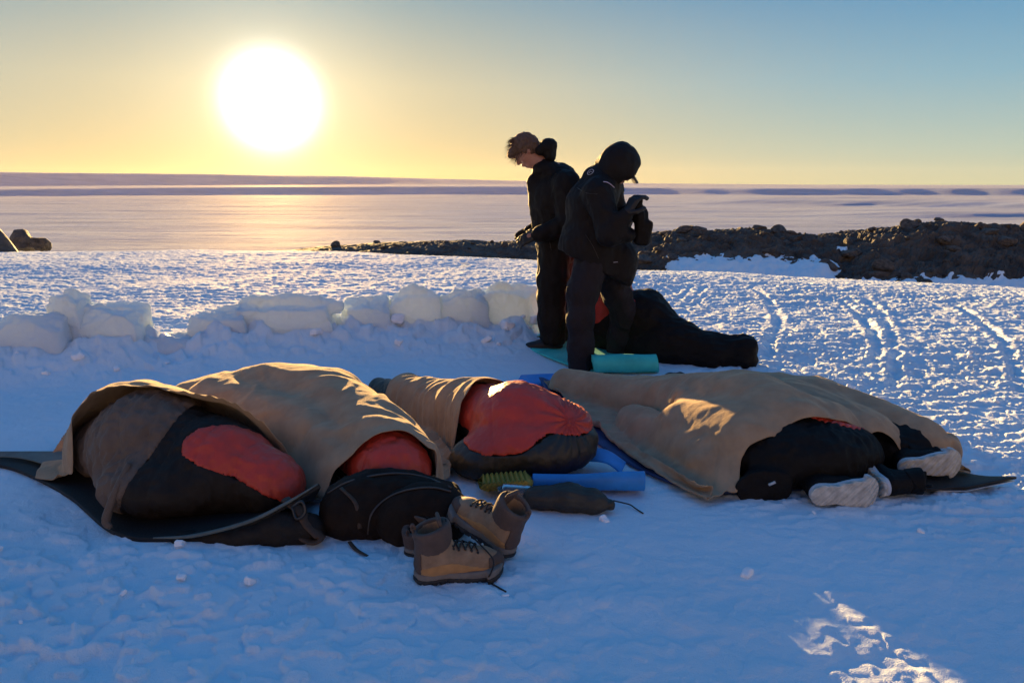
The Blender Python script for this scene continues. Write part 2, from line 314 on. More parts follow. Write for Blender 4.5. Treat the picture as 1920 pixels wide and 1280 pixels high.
# ------------------------------------------------------------------ distance-field modelling
def rotm(rot): return np.array(rot) if isinstance(rot, (Matrix, np.ndarray)) else np.array(Euler([math.radians(q) for q in rot]).to_matrix())
class SDF:
    def __init__(s, lo, hi, h):
        s.lo = np.array(lo, float); s.h = h; n = np.ceil((np.array(hi)-s.lo)/h).astype(int)+1
        s.ax = [s.lo[i]+h*np.arange(n[i]) for i in range(3)]
        s.X, s.Y, s.Z = [a.astype(np.float32) for a in np.meshgrid(*s.ax, indexing='ij', sparse=True)]
        s.F = np.full(n, 9., np.float32)
    def comb(s, f, k=.03, mode='u'):
        f = f.astype(np.float32)
        if mode == 'u':
            if k <= 0: s.F = np.minimum(s.F, f); return
            hh = np.clip(.5+.5*(s.F-f)/k, 0, 1); s.F = s.F*(1-hh)+f*hh-k*hh*(1-hh)
        elif mode == 's':
            f = -f
            hh = np.clip(.5-.5*(s.F-f)/max(k, 1e-5), 0, 1); s.F = s.F*(1-hh)+f*hh+k*hh*(1-hh)
        elif mode == 'i':
            hh = np.clip(.5-.5*(s.F-f)/max(k, 1e-5), 0, 1); s.F = s.F*(1-hh)+f*hh+k*hh*(1-hh)
    def cap(s, a, b, ra, rb=None, k=.03, mode='u', flat=1.):
        rb = ra if rb is None else rb; a = np.array(a, float); b = np.array(b, float); d = b-a; L = max(float(d@d), 1e-9)
        px, py, pz = s.X-a[0], s.Y-a[1], s.Z-a[2]
        t = np.clip((px*d[0]+py*d[1]+pz*d[2])/L, 0, 1)
        f = np.sqrt((px-d[0]*t)**2+(py-d[1]*t)**2+((pz-d[2]*t)/flat)**2)-(ra+(rb-ra)*t)
        s.comb(f, k, mode)
    def ell(s, c, r, rot=(0, 0, 0), k=.03, mode='u'):
        Rm = rotm(rot); px, py, pz = s.X-c[0], s.Y-c[1], s.Z-c[2]
        q = [Rm[0, i]*px+Rm[1, i]*py+Rm[2, i]*pz for i in range(3)]
        k0 = np.sqrt(sum((q[i]/r[i])**2 for i in range(3))); k1 = np.sqrt(sum((q[i]/r[i]**2)**2 for i in range(3)))+1e-9
        s.comb(k0*(k0-1)/k1, k, mode)
    def box(s, c, r, rot=(0, 0, 0), rad=.02, k=.01, mode='u', taper=0.):
        Rm = rotm(rot); px, py, pz = s.X-c[0], s.Y-c[1], s.Z-c[2]
        q = [Rm[0, i]*px+Rm[1, i]*py+Rm[2, i]*pz for i in range(3)]
        if taper:
            tt = 1+taper*q[2]/r[2]; q[0] = q[0]*tt; q[1] = q[1]*tt
        d = [np.abs(q[i])-(r[i]-rad) for i in range(3)]
        f = np.sqrt(sum(np.maximum(e, 0)**2 for e in d))+np.minimum(np.maximum(np.maximum(d[0], d[1]), d[2]), 0)-rad
        s.comb(f, k, mode)
    def half(s, pt, nrm, k=.0, mode='i'):
        n = np.array(nrm, float); n /= np.linalg.norm(n); s.comb((s.X-pt[0])*n[0]+(s.Y-pt[1])*n[1]+(s.Z-pt[2])*n[2]+0*s.F, k, mode)
    def chain(s, pts, rad, k=.03, mode='u', flat=1.):
        for i in range(len(pts)-1): s.cap(pts[i], pts[i+1], rad[i], rad[i+1], k, mode, flat)
    def copy(s):
        c = SDF.__new__(SDF); c.__dict__ = dict(s.__dict__); c.F = s.F.copy(); return c
    def mesh(s, name, mt, parent=None, disp=None, relax=1, origin=None):
        V, Q = surf_nets(s.F, s.lo, s.h)
        for _ in range(relax): V = lap(V, Q)
        if disp is not None:
            N = vnorm(V, Q); V = V+N*disp(V, N)[:, None]
        if origin is not None: V = V-np.array(origin)
        return link(name, mesh_np(name, V, Q), mt, parent)
def surf_nets(F, lo, h):
    F = np.pad(F, 1, constant_values=9.); lo = lo-h
    S = F < 0; nx, ny, nz = F.shape
    cnt = np.zeros((nx-1, ny-1, nz-1), np.int8)
    offs = [(i, j, k) for i in (0, 1) for j in (0, 1) for k in (0, 1)]
    for i, j, k in offs: cnt += S[i:nx-1+i, j:ny-1+j, k:nz-1+k]
    act = (cnt > 0) & (cnt < 8); ci = np.argwhere(act); idx = np.full(act.shape, -1, np.int64); idx[act] = np.arange(len(ci))
    acc = np.zeros((len(ci), 3)); num = np.zeros(len(ci))
    for a in offs:
        for ax in range(3):
            if a[ax]: continue
            b = list(a); b[ax] = 1
            fa = F[ci[:, 0]+a[0], ci[:, 1]+a[1], ci[:, 2]+a[2]]; fb = F[ci[:, 0]+b[0], ci[:, 1]+b[1], ci[:, 2]+b[2]]
            m = (fa < 0) != (fb < 0); t = np.where(m, fa/np.where(m, fa-fb, 1), 0)
            p = np.tile(np.array(a, float), (len(ci), 1)); p[:, ax] = t
            acc[m] += p[m]; num[m] += 1
    V = (ci+acc/num[:, None])*h+lo
    Qs = []
    for ax in range(3):
        sl0 = [slice(None)]*3; sl1 = [slice(None)]*3; sl0[ax] = slice(0, -1); sl1[ax] = slice(1, None)
        A = S[tuple(sl0)]; B = S[tuple(sl1)]; e = np.argwhere(A != B); sg = A[tuple(e.T)]
        u, v = (ax+1) % 3, (ax+2) % 3
        ok = (e[:, u] > 0) & (e[:, v] > 0) & (e[:, u] < F.shape[u]-1) & (e[:, v] < F.shape[v]-1); e = e[ok]; sg = sg[ok]
        def cell(du, dv):
            q = e.copy(); q[:, u] -= du; q[:, v] -= dv; return idx[q[:, 0], q[:, 1], q[:, 2]]
        q = np.stack([cell(1, 1), cell(0, 1), cell(0, 0), cell(1, 0)], 1)
        q[~sg] = q[~sg][:, ::-1]; Qs.append(q)
    return V, np.concatenate(Qs)
def lap(V, Q, lam=.5):
    acc = np.zeros_like(V); n = np.zeros(len(V))
    for i in range(4):
        a, b = Q[:, i], Q[:, (i+1) % 4]
        for c in range(3): acc[:, c] += np.bincount(a, V[b, c], len(V))+np.bincount(b, V[a, c], len(V))
        n += np.bincount(a, minlength=len(V))+np.bincount(b, minlength=len(V))
    return V+(acc/np.maximum(n, 1)[:, None]-V)*lam
def vnorm(V, Q):
    n = np.cross(V[Q[:, 2]]-V[Q[:, 0]], V[Q[:, 3]]-V[Q[:, 1]]); N = np.zeros_like(V)
    for i in range(4):
        for c in range(3): N[:, c] += np.bincount(Q[:, i], n[:, c], len(V))
    return N/np.maximum(np.linalg.norm(N, axis=1), 1e-12)[:, None]
def tube(name, pts, r, mt, parent=None, seg=8, sub=6, closed_r=None, flat=1.):
    """smooth tube through points (Catmull-Rom); r scalar or list per point; flat squashes it"""
    P = np.array(pts, float); n = len(P); rr = np.full(n, r) if np.isscalar(r) else np.array(r, float)
    pe = np.vstack([2*P[0]-P[1], P, 2*P[-1]-P[-2]]); out = []; ro = []
    for i in range(n-1):
        for t in np.arange(sub)/sub:
            p0, p1, p2, p3 = pe[i:i+4]
            out.append(.5*((2*p1)+(-p0+p2)*t+(2*p0-5*p1+4*p2-p3)*t*t+(-p0+3*p1-3*p2+p3)*t**3)); ro.append(rr[i]*(1-t)+rr[i+1]*t)
    out.append(P[-1]); ro.append(rr[-1]); out = np.array(out); ro = np.array(ro)
    T = np.gradient(out, axis=0); T /= np.linalg.norm(T, axis=1)[:, None]+1e-12
    up = np.array([0, 0, 1.]); V = []
    for i in range(len(out)):
        a = np.cross(T[i], up)
        if np.linalg.norm(a) < 1e-3: a = np.array([1., 0, 0])
        a /= np.linalg.norm(a); b = np.cross(a, T[i])
        for k in range(seg):
            q = 2*math.pi*k/seg; V.append(out[i]+ro[i]*(a*math.cos(q)+b*math.sin(q)*flat))
    m = len(out); F = []
    for i in range(m-1):
        for k in range(seg): F.append((i*seg+k, i*seg+(k+1) % seg, (i+1)*seg+(k+1) % seg, (i+1)*seg+k))
    me = bpy.data.meshes.new(name); F = F+[tuple(range(seg))[::-1], tuple((m-1)*seg+k for k in range(seg))]
    me.from_pydata([tuple(v) for v in V], [], F); me.polygons.foreach_set('use_smooth', [True]*len(me.polygons)); me.update()
    return link(name, me, mt, parent)

# ------------------------------------------------------------------ snow block wall
M['chunk'] = mat('snow_chunk_mat', (.84, .86, .88), .6, .03, 2, spec=.25)
def snow_block(label, px0, px1, ytop, ybot, Y, dep=.16, rot=0, tilt=0, taper=.12, rnd=.012, seed=0, extra=(), cat='snow block'):
    a = D(px0, ybot, Y); b = D(px1, ytop, Y); c = (a+b)/2; hx = (b[0]-a[0])/2; hz = (b[2]-a[2])/2
    m = .12; s = SDF(c-np.array([hx+m, dep+m, hz+m]), c+np.array([hx+m, dep+m, hz+m]), .012)
    s.box(c, (hx, dep, hz), (0, tilt, rot), rad=rnd, taper=taper)
    rc = np.random.RandomState(seed+50)
    for _ in range(9):                                    # broken corners and split faces
        dv = np.array((rc.uniform(-1, 1), rc.uniform(-.7, .35), rc.uniform(.1, 1.2))); dv /= np.linalg.norm(dv)
        ext = abs(dv[0])*hx+abs(dv[1])*dep+abs(dv[2])*hz; s.half(c+dv*ext*rc.uniform(.62, .92), dv, .004)
    for (ex, ey, ez, er) in extra: s.ell((c[0]+ex*hx, c[1]+ey*dep, c[2]+ez*hz), (er*hx, er*dep*1.1, er*hz), (0, 0, 0), k=.015)
    dsp = lambda V, N: .013*fb3(V*13, 3, seed+12)*sst(c[2]-.3*hz, c[2]+hz, V[:, 2])+.008*fb3(V*5, 3, seed)+.005*fb3(V*14, 2, seed+5)+.006*(1-2*np.abs(n3(V*9, seed+6)))-.012*sst(.12, .16, n3(V*5, seed+9))
    o = s.mesh('snow_block', M['block'], None, dsp, 0, origin=(c[0], c[1], a[2]))
    o.location = (c[0], c[1], a[2]); return tag(o, label, cat, 'snow blocks of the windbreak wall')
def build_wall():
    B = snow_block
    B('low broken snow block at the far left end of the wall', 8, 128, 588, 668, 5.42, .17, 5, 0, .1, .07, 1, [(-.5, 0, .5, .5)])
    B('tall narrow snow block sticking up near the left end of the wall', 112, 166, 553, 668, 5.55, .12, -8, -4, .25, .012, 2, [(.1, 0, .75, .5)])
    B('square flat topped snow block just right of the tall narrow one', 164, 265, 570, 668, 5.6, .17, 4, -2, .02, .012, 3)
    B('low rounded snow lump in the dip of the wall', 262, 372, 626, 668, 5.72, .2, 0, 0, .2, .08, 4)
    B('wedge shaped snow block rising right beside the dip in the wall', 368, 464, 578, 655, 5.86, .15, 6, -9, .05, .012, 5)
    B('long snow block with three rounded humps in the middle of the wall', 456, 652, 560, 650, 6.0, .16, 3, 0, .04, .015, 6, [(-.6, 0, .75, .42), (-.05, 0, .85, .4), (.5, 0, .7, .42)])
    B('snow block with a sloping top next to the block with three humps', 643, 734, 558, 648, 6.2, .16, 3, -3, .16, .012, 7)
    B('thin glowing snow block with a rounded top between two sloping ones', 733, 826, 541, 640, 6.25, .09, 5, 0, .06, .012, 8, [(0, 0, .45, .75)])
    B('thin snow block sloping up towards the tallest block', 820, 916, 543, 640, 6.3, .08, 4, -4, .03, .012, 9)
    B('tallest snow block at the right end of the wall behind the standing man', 884, 1012, 534, 640, 6.42, .10, 2, 3, .10, .012, 10, [(-.1, 0, .6, .5)])
    rr = random.Random(4)
    spots = [(962, 640, 6.2, .085), (985, 622, 6.25, .08), (940, 612, 6.3, .07), (1000, 600, 6.36, .07), (920, 640, 6.1, .07), (1012, 640, 6.2, .06)]
    base = []
    for k in range(3):
        s = SDF((-1.5,)*3, (1.5,)*3, .11); s.box((0, 0, 0), (.85, .6, .55), (12*k, 20, 30*k), rad=.25)
        base.append(s.mesh('snow_chunk', M['chunk'], None, lambda V, N: .16*fb3(V*1.3, 3, 40+k)))
    n = 0
    def put(x, y, z, r, lab, grp):
        nonlocal n
        o = base[n] if n < 3 else base[rr.randrange(3)].copy()
        if n >= 3: C.objects.link(o)
        o.location = (x, y, z); o.scale = (r*rr.uniform(.8, 1.25), r, r*rr.uniform(.7, 1)); o.rotation_euler = (rr.uniform(-.4, .4), rr.uniform(-.4, .4), rr.uniform(0, 6)); n += 1
        return tag(o, lab, 'snow chunk', grp)
    for px, py, Y, r in spots:
        p = D(px, py, Y); put(p[0], p[1], p[2], r, 'broken snow chunk piled by the boots of the standing man at the wall end', 'broken snow chunks at the wall end')
    for i in range(22):
        x = rr.uniform(-4.6, .1); y = float(wall_line(x))-abs(rr.gauss(.28, .2)); r = rr.choice([.02, .03, .045, .06, .085])
        put(x, y, terr1(x, y, True)+r*.2, r, 'small snow chunk fallen in front of the snow block wall', 'snow chunks along the foot of the wall')
    for i in range(12):
        if i < 7: x = rr.uniform(-1.7, -.3)*1.5; y = rr.uniform(1.75, 2.7)
        else: x = rr.uniform(-.2, 1.7); y = rr.uniform(1.8, 2.9)
        r = rr.choice([.008, .012, .018, .025]); put(x, y, terr1(x, y, True)+r*.2, r, 'little lump of snow lying on the trampled foreground', 'little lumps of snow in the foreground')
    for i in range(60):
        x = rr.uniform(2.1, 6.5); y = rr.uniform(3.6, 9.5)
        r = rr.choice([.012, .018, .03]); put(x, y, terr1(x, y, True)+r*.2, r, 'little lump of snow on the sunlit crust right of the camp', 'little lumps of snow on the sunlit crust')
    p = G(872, 497); c = put(p[0], p[1], .03, .06, 'lone chunk of ice on the edge of the snowfield below the dark rocks', None); c.scale = (.1, .06, .035); c['category'] = 'ice chunk'

# ------------------------------------------------------------------ rocks
M['rock'] = mat('rock', (.045, .038, .031), .85, .5, 1.1, .05, 9., col2=(.095, .076, .058), bump2=.2, b2scale=2.2)
M['rock2'] = mat('boulder', (.06, .048, .038), .8, .4, 2.5, .03, 14., col2=(.14, .108, .082), bump2=.08, b2scale=4)
def rock_mesh(seed, sub=3, sharp=.35):
    import bmesh
    bm = bmesh.new(); bmesh.ops.create_icosphere(bm, subdivisions=sub, radius=1)
    P = np.array([v.co[:] for v in bm.verts]); r = np.random.RandomState(seed)
    for _ in range(11):                                  # chip flat faces off
        d = r.normal(size=3); d /= np.linalg.norm(d); c = r.uniform(.45, .85); e = np.maximum(P@d-c, 0); P = P-e[:, None]*d*.92
    P = P*(1+.10*fb3(P*1.5, 3, seed)[:, None]+.03*fb3(P*6, 2, seed+4)[:, None])
    for v, p in zip(bm.verts, P): v.co = p
    me = bpy.data.meshes.new('rock'); bm.to_mesh(me); bm.free(); me.polygons.foreach_set('use_smooth', [False]*len(me.polygons)); return me
def build_rocks():
    u = np.linspace(TH(520), TH(2700), 820); v = np.linspace(0, 2, 150); U, Vv = np.meshgrid(u, v, indexing='ij')
    x, y, z = ridge_z(U.ravel(), Vv.ravel())
    o = link('rocky_ridge', mesh_np('rocky_ridge', np.stack([x, y, z], 1), grid_quads(len(u), len(v)), False), M['rock']); tag(o, kind='structure')
    # snow lying in the hollow below the rocks and on them
    def patch(name, cx, rx, v0, v1, lift, seed):
        uu = np.linspace(TH(cx-rx), TH(cx+rx), 160); vv = np.linspace(v0, v1, 60); UU, VV = np.meshgrid(uu, vv, indexing='ij')
        a, b, c = ridge_z(UU.ravel(), VV.ravel()); e = 1-((UU.ravel()-TH(cx))/TH(cx+rx+0)*0+((960+FPX*UU.ravel()-cx)/rx)**2)
        mid = (VV.ravel()-v0)/(v1-v0); rag = .14*fb2(UU.ravel()*60, VV.ravel()*10, 3, seed)
        # smooth snow surface slightly above the averaged rock
        c2 = c.reshape(UU.shape).copy()
        for _ in range(60): c2[1:-1, 1:-1] = (c2[:-2, 1:-1]+c2[2:, 1:-1]+c2[1:-1, :-2]+c2[1:-1, 2:])/4
        cover = np.minimum(e*1.6, (1-mid)*1.8)+rag
        zz = c2.ravel()+lift*np.clip(cover, -1, .8)-.06
        o = link(name, mesh_np(name, np.stack([a, b-.05, zz], 1), grid_quads(len(uu), len(vv))), M['snow']); tag(o, kind='structure')
    patch('snow_patch', 1412, 165, -.25, .44, .6, 301)
    patch('snow_patch', 1640, 360, -.3, .20, .60, 305)
    patch('snow_patch', 1575, 11, .50, .57, .12, 309)
    patch('snow_patch', 800, 60, .25, .5, .3, 313)
    patch('snow_patch', 965, 40, .0, .3, .4, 317)
    protos = [rock_mesh(i) for i in range(6)]
    for me in protos: me.materials.append(M['rock2'])
    rr = random.Random(9)
    def rock(loc, sc, label, grp=None, k=None, rz=None):
        o = bpy.data.objects.new('boulder', protos[rr.randrange(6) if k is None else k]); C.objects.link(o); o.location = loc; o.scale = sc
        o.rotation_euler = (rr.uniform(-.3, .3), rr.uniform(-.3, .3), rr.uniform(0, 6) if rz is None else rz); return tag(o, label, 'rock', grp)
    def at(px, v):
        a = ridge_z(np.array([TH(px)]), np.array([float(v)])); return np.array([a[0][0], a[1][0], a[2][0]])
    def pin(px, py, Y): return D(px, py, Y)
    rock(pin(1463, 433, 30.5), (.50, .4, .24), 'large dark rounded boulder on the crest above the snow hollow')
    rock(pin(1484, 438, 30.3), (.30, .3, .13), 'flat dark stone leaning right of the large rounded boulder', k=2)
    rock(pin(1762, 413, 31), (.24, .22, .17), 'pale square boulder standing alone on top of the ridge', k=1)
    rock(pin(1802, 426, 29.5), (.10, .1, .26), 'thin upright stone on the ridge right of the pale square boulder', k=3)
    rock(pin(630, 459, 30.5), (.27, .25, .15), 'dark boulder on the low left end of the rocky ridge')
    rock(pin(707, 455, 31), (.16, .15, .15), 'small pointed rock right of the boulder on the low ridge end')
    rock(pin(1250, 437, 30.5), (.3, .3, .14), 'flat rock on the crest right behind the black stuff sack')
    rock(pin(1395, 432, 30.5), (.42, .3, .12), 'long low rock on the crest left of the large rounded boulder')
    rock((-11.5, 16.1, .16), (1.15, 1.0, .66), 'big brown boulder cut off by the left edge of the photo', k=4, rz=.8)
    rock(pin(46, 456, 18.6), (.46, .4, .36), 'dark rock behind the big boulder at the left edge', k=2)
    rock(pin(74, 460, 18.3), (.24, .3, .24), 'small dark rock right of the rocks at the left edge', k=5)
    for i in range(150):
        px = rr.uniform(1190, 2050) if i < 120 else rr.uniform(600, 1000); v = rr.uniform(.06, 1.03)
        if 1290 < px < 1540 and v < .42: continue
        p = at(px, v); s = rr.choice([.07, .1, .13, .18, .24, .34])*(1 if px > 1100 else .5)
        rock((p[0], p[1], p[2]+s*.15), (s*rr.uniform(1, 1.5), s, s*rr.uniform(.5, .8)), 'brown rock among the rubble of the dark rocky ridge', 'rocks scattered over the ridge')
# ------------------------------------------------------------------ cloth draping
def gz(x, y): return terrain(np.atleast_1d(np.array(x, float)), np.atleast_1d(np.array(y, float)), True)
def top_of(caps, x, y):
    """height of the upper hull of tapered capsules seen from above"""
    z = gz(x, y)+.004
    for a, b, ra, rb in caps:
        a = np.array(a); b = np.array(b); n = 9
        for t in np.linspace(0, 1, n):
            c = a+(b-a)*t; r = ra+(rb-ra)*t; d2 = (x-c[0])**2+(y-c[1])**2
            z = np.maximum(z, np.where(d2 < r*r, c[2]+np.sqrt(np.maximum(r*r-d2, 0)), -9))
    return z
def coons(B, T, L, R, nu, nv):
    def cv(p, n):
        p = np.array(p, float); s = np.concatenate([[0], np.cumsum(np.linalg.norm(np.diff(p, axis=0), axis=1))]); t = np.linspace(0, s[-1], n)
        q = np.stack([np.interp(t, s, p[:, k]) for k in (0, 1)], 1)
        for _ in range(n//9): q[1:-1] = (q[:-2]+q[2:]+2*q[1:-1])/4
        return q
    b, t_, l, r = cv(B, nu), cv(T, nu), cv(L, nv), cv(R, nv)
    u = np.linspace(0, 1, nu)[:, None, None]; v = np.linspace(0, 1, nv)[None, :, None]
    return (1-v)*b[:, None]+v*t_[:, None]+(1-u)*l[None]+u*r[None]-((1-u)*(1-v)*b[0]+u*(1-v)*b[-1]+(1-u)*v*t_[0]+u*v*t_[-1])
def drape(name, B, T, L, R, caps, mt, nu=84, nv=70, slack=1.03, steps=130, iters=9, seed=1, thick=.0045, lift=.01, gap=.012, pins=(), stiff=.5, noise=.022, smooth0=3, edge_lift=None, fold=(.8, .6), GL=.03, CR=.022):
    XY = coons(B, T, L, R, nu, nv); x, y = XY[..., 0], XY[..., 1]
    z = top_of(caps, x.ravel(), y.ravel()).reshape(x.shape)+lift
    if edge_lift is not None: z = z+edge_lift(np.linspace(0, 1, nu)[:, None], np.linspace(0, 1, nv)[None, :])
    for _ in range(smooth0):
        zz = z.copy(); zz[1:-1, 1:-1] = (z[:-2, 1:-1]+z[2:, 1:-1]+z[1:-1, :-2]+z[1:-1, 2:]+4*z[1:-1, 1:-1])/8; z = np.maximum(z, zz) if _ < 2 else zz
    P = np.stack([x, y, z], -1)
    dx, dy = fold; q_ = (x*dx+y*dy); w_ = (x*dy-y*dx)
    nz = (1-2*np.abs(n2(q_*4.2+seed, w_*1.1, seed)))+.5*(1-2*np.abs(n2(q_*8+seed+4, w_*2.2, seed+1))); P[..., 2] += noise*(nz+.9)
    offs = [(1, 0), (0, 1), (1, 1), (1, -1), (2, 0), (0, 2)]
    batches = []
    for du, dv in offs:
        i = np.arange(nu-du); j = np.arange(max(0, -dv), nv-max(0, dv)); I, J = np.meshgrid(i, j, indexing='ij')
        per = 2 if max(du, abs(dv)) == 1 else 4
        key = ((I//1) % per if du else J % per)
        key = key//2 if per == 4 else key
        if per == 4: key = (I % 4)//2 if du else (J % 4)//2
        for kk in (0, 1):
            m = key == kk; a = (I[m]*nv+J[m]); b = ((I[m]+du)*nv+J[m]+dv); batches.append((a, b, (du, dv)))
    P = P.reshape(-1, 3); P0 = P.copy()
    rest = []
    for a, b, o in batches:
        d = np.linalg.norm(P[a]-P[b], axis=1); sl = slack if max(abs(o[0]), abs(o[1])) == 1 else slack
        rest.append(d*sl)
    # even the rest lengths so that stretched rows do not keep the bumps of the start shape
    rest = [r*.6+.4*np.median(r) if abs(o[0])+abs(o[1]) == 1 else r for r, (a, b, o) in zip(rest, batches)]
    Vv = np.zeros_like(P); dt = 1/60.; pin = np.zeros(len(P), bool)
    for (e, f0, f1, st) in pins:
        if e in 'BT':
            for i in range(int(f0*(nu-1)), int(f1*(nu-1))+1, st): pin[i*nv+(0 if e == 'B' else nv-1)] = True
        else:
            for j in range(int(f0*(nv-1)), int(f1*(nv-1))+1, st): pin[(0 if e == 'L' else nu-1)*nv+j] = True
    gcache = None
    for s in range(steps):
        Vv[:, 2] -= 9.8*dt; Vv *= .96 if s < steps*.7 else .9
        Q = P+Vv*dt
        if s % 8 == 0: gcache = gz(Q[:, 0], Q[:, 1])+GL
        for it in range(iters):
            for (a, b, o), r in zip(batches, rest):
                d = Q[b]-Q[a]; L_ = np.linalg.norm(d, axis=1)+1e-9; k = 1. if abs(o[0])+abs(o[1]) == 1 else (.5 if max(abs(o[0]), abs(o[1])) == 1 else stiff)
                if max(abs(o[0]), abs(o[1])) == 2: e = np.minimum(L_-r, 0)
                else: e = L_-r
                c = d*(.5*k*e/L_)[:, None]; Q[a] += c; Q[b] -= c
            if it % 3 == 2 or it == iters-1:
                hit = np.zeros(len(Q), bool)
                for ca, cb, ra, rb in caps:
                    A = np.array(ca); dd = np.array(cb)-A; LL = max(float(dd@dd), 1e-9)
                    t = np.clip((Q-A)@dd/LL, 0, 1); c = A+t[:, None]*dd; rr = ra+(rb-ra)*t+gap; e = Q-c; L_ = np.linalg.norm(e, axis=1)+1e-9
                    m = L_ < rr; Q[m] = c[m]+e[m]*(rr[m]/L_[m])[:, None]; hit |= m
                m = Q[:, 2] < gcache; Q[m, 2] = gcache[m]; hit |= m
            Q[pin] = P0[pin]
        Vv = (Q-P)/dt; Vv[hit] *= .35
        sp = np.linalg.norm(Vv, axis=1); m = sp > 2.; Vv[m] *= (2./sp[m])[:, None]
        P = Q
    Qd = grid_quads(nu, nv); N = vnorm(P, Qd); N[N[:, 2] < 0] *= -1; W_ = XY.reshape(-1, 2); q_ = W_[:, 0]*dx+W_[:, 1]*dy; w_ = W_[:, 0]*dy-W_[:, 1]*dx
    wp = n2(q_*2.3, w_*2.3, seed+20)*.16; rd = lambda f, g, s: np.clip(1-np.abs(n2((q_+wp)*f, (w_+wp)*g, s))*3.2, 0, 1)**1.5
    m_ = sst(-.25, .3, n2(q_*2.1, w_*2.1, seed+30)); P = P+N*((CR*rd(3.4, 1.0, seed+21)*m_+CR*.45*rd(7.5, 2.4, seed+22))*np.clip(N[:, 2]*2, .3, 1)+.0025*fb2(W_[:, 0]*22, W_[:, 1]*22, 2, seed+23))[:, None]
    me = mesh_np(name, P, Qd); o = link(name, me, mt)
    md = o.modifiers.new('thick', 'SOLIDIFY'); md.thickness = thick; md.offset = 1
    md = o.modifiers.new('sub', 'SUBSURF'); md.levels = md.render_levels = 1
    return o
def sheet(name, rows, mt, thick=.01, parent=None, nu=40, nv=16, wob=.0, seed=0):
    """foam sheet from rows of control points; rows[i] = points across; smooth interpolation"""
    A = np.array(rows, float); n, m = A.shape[:2]
    def cr(A, k):
        n = len(A); e = np.concatenate([2*A[:1]-A[1:2], A, 2*A[-1:]-A[-2:-1]]); out = []
        for t in np.linspace(0, n-1, k):
            i = min(int(t), n-2); f = t-i; p0, p1, p2, p3 = e[i:i+4]
            out.append(.5*((2*p1)+(-p0+p2)*f+(2*p0-5*p1+4*p2-p3)*f*f+(-p0+3*p1-3*p2+p3)*f**3))
        return np.array(out)
    S = cr(A, nu); S = np.swapaxes(cr(np.swapaxes(S, 0, 1), nv), 0, 1); V = S.reshape(-1, 3)
    if wob: V[:, 2] += wob*fb2(V[:, 0]*6, V[:, 1]*6, 2, seed)
    o = link(name, mesh_np(name, V, grid_quads(nu, nv)), mt, parent)
    md = o.modifiers.new('thick', 'SOLIDIFY'); md.thickness = thick; md.offset = 0
    md = o.modifiers.new('bev', 'BEVEL'); md.width = thick*.3; md.segments = 2; md.limit_method = 'ANGLE'
    return o

# ------------------------------------------------------------------ fabrics
M['wool'] = mat('wool', (.35, .245, .155), .95, .12, 9, .0022, 240, sheen=.35, stint=(1., .82, .6), spec=.1, col2=(.40, .285, .18), bump2=.004, b2scale=30)
M['blackny'] = mat('black_nylon', (.004, .003, .0025), .7, .3, 8, .0012, 160, sheen=.0, spec=.22, bump2=.01, b2scale=14)
M['brownny'] = mat('brown_black_nylon', (.013, .009, .006), .65, .3, 8, .0012, 160, sheen=.0, spec=.25, bump2=.01, b2scale=14)
M['redny'] = mat('red_nylon', (.47, .042, .022), .48, .12, 9, .001, 160, sheen=.1, stint=(1, .4, .3), spec=.45, bump2=.008, b2scale=18)
M['taupe'] = mat('taupe_lining', (.12, .085, .062), .7, .12, 8, .002, 90, sheen=.1, stint=(1, .8, .6), spec=.3, bump2=.015, b2scale=9)
M['blackfoam'] = mat('black_foam', (.004, .004, .004), .7, .3, 30, .002, 120)
M['greyfoam'] = mat('grey_green_foam', (.10, .115, .10), .6, .2, 14, .001, 90)
M['bluefoam'] = mat('blue_foam', (.02, .22, .58), .55, .12, 12, .001, 160, sheen=.1, stint=(.6, .8, 1))
M['navyfoam'] = mat('navy_foam', (.012, .035, .13), .6, .2, 12, .001, 160)
M['tealfoam'] = mat('teal_foam', (.04, .50, .45), .6, .1, 7, .0015, 130, col2=(.05, .58, .52))
M['yellowfoam'] = mat('yellow_foam', (.30, .22, .025), .6, .2, 18, .001, 90)
M['silver'] = mat('silver_film', (.45, .45, .45), .35, .2, 30, .001, 120, metallic=.6)
M['olive'] = mat('olive_sack', (.026, .022, .013), .55, .3, 12, .002, 110, bump2=.006, b2scale=22)
M['cord'] = mat('cord', (.01, .009, .008), .7)
M['pack'] = mat('pack_fabric', (.014, .0075, .004), .8, .3, 20, .002, 260, spec=.2)
M['piping'] = mat('piping', (.05, .04, .034), .6)
M['tanweb'] = mat('tan_webbing', (.06, .032, .016), .7, .2, 60, .002, 300)
M['plastic'] = mat('dark_plastic', (.02, .018, .016), .35)
M['stitch'] = mat('bag_piping', (.16, .012, .010), .6)

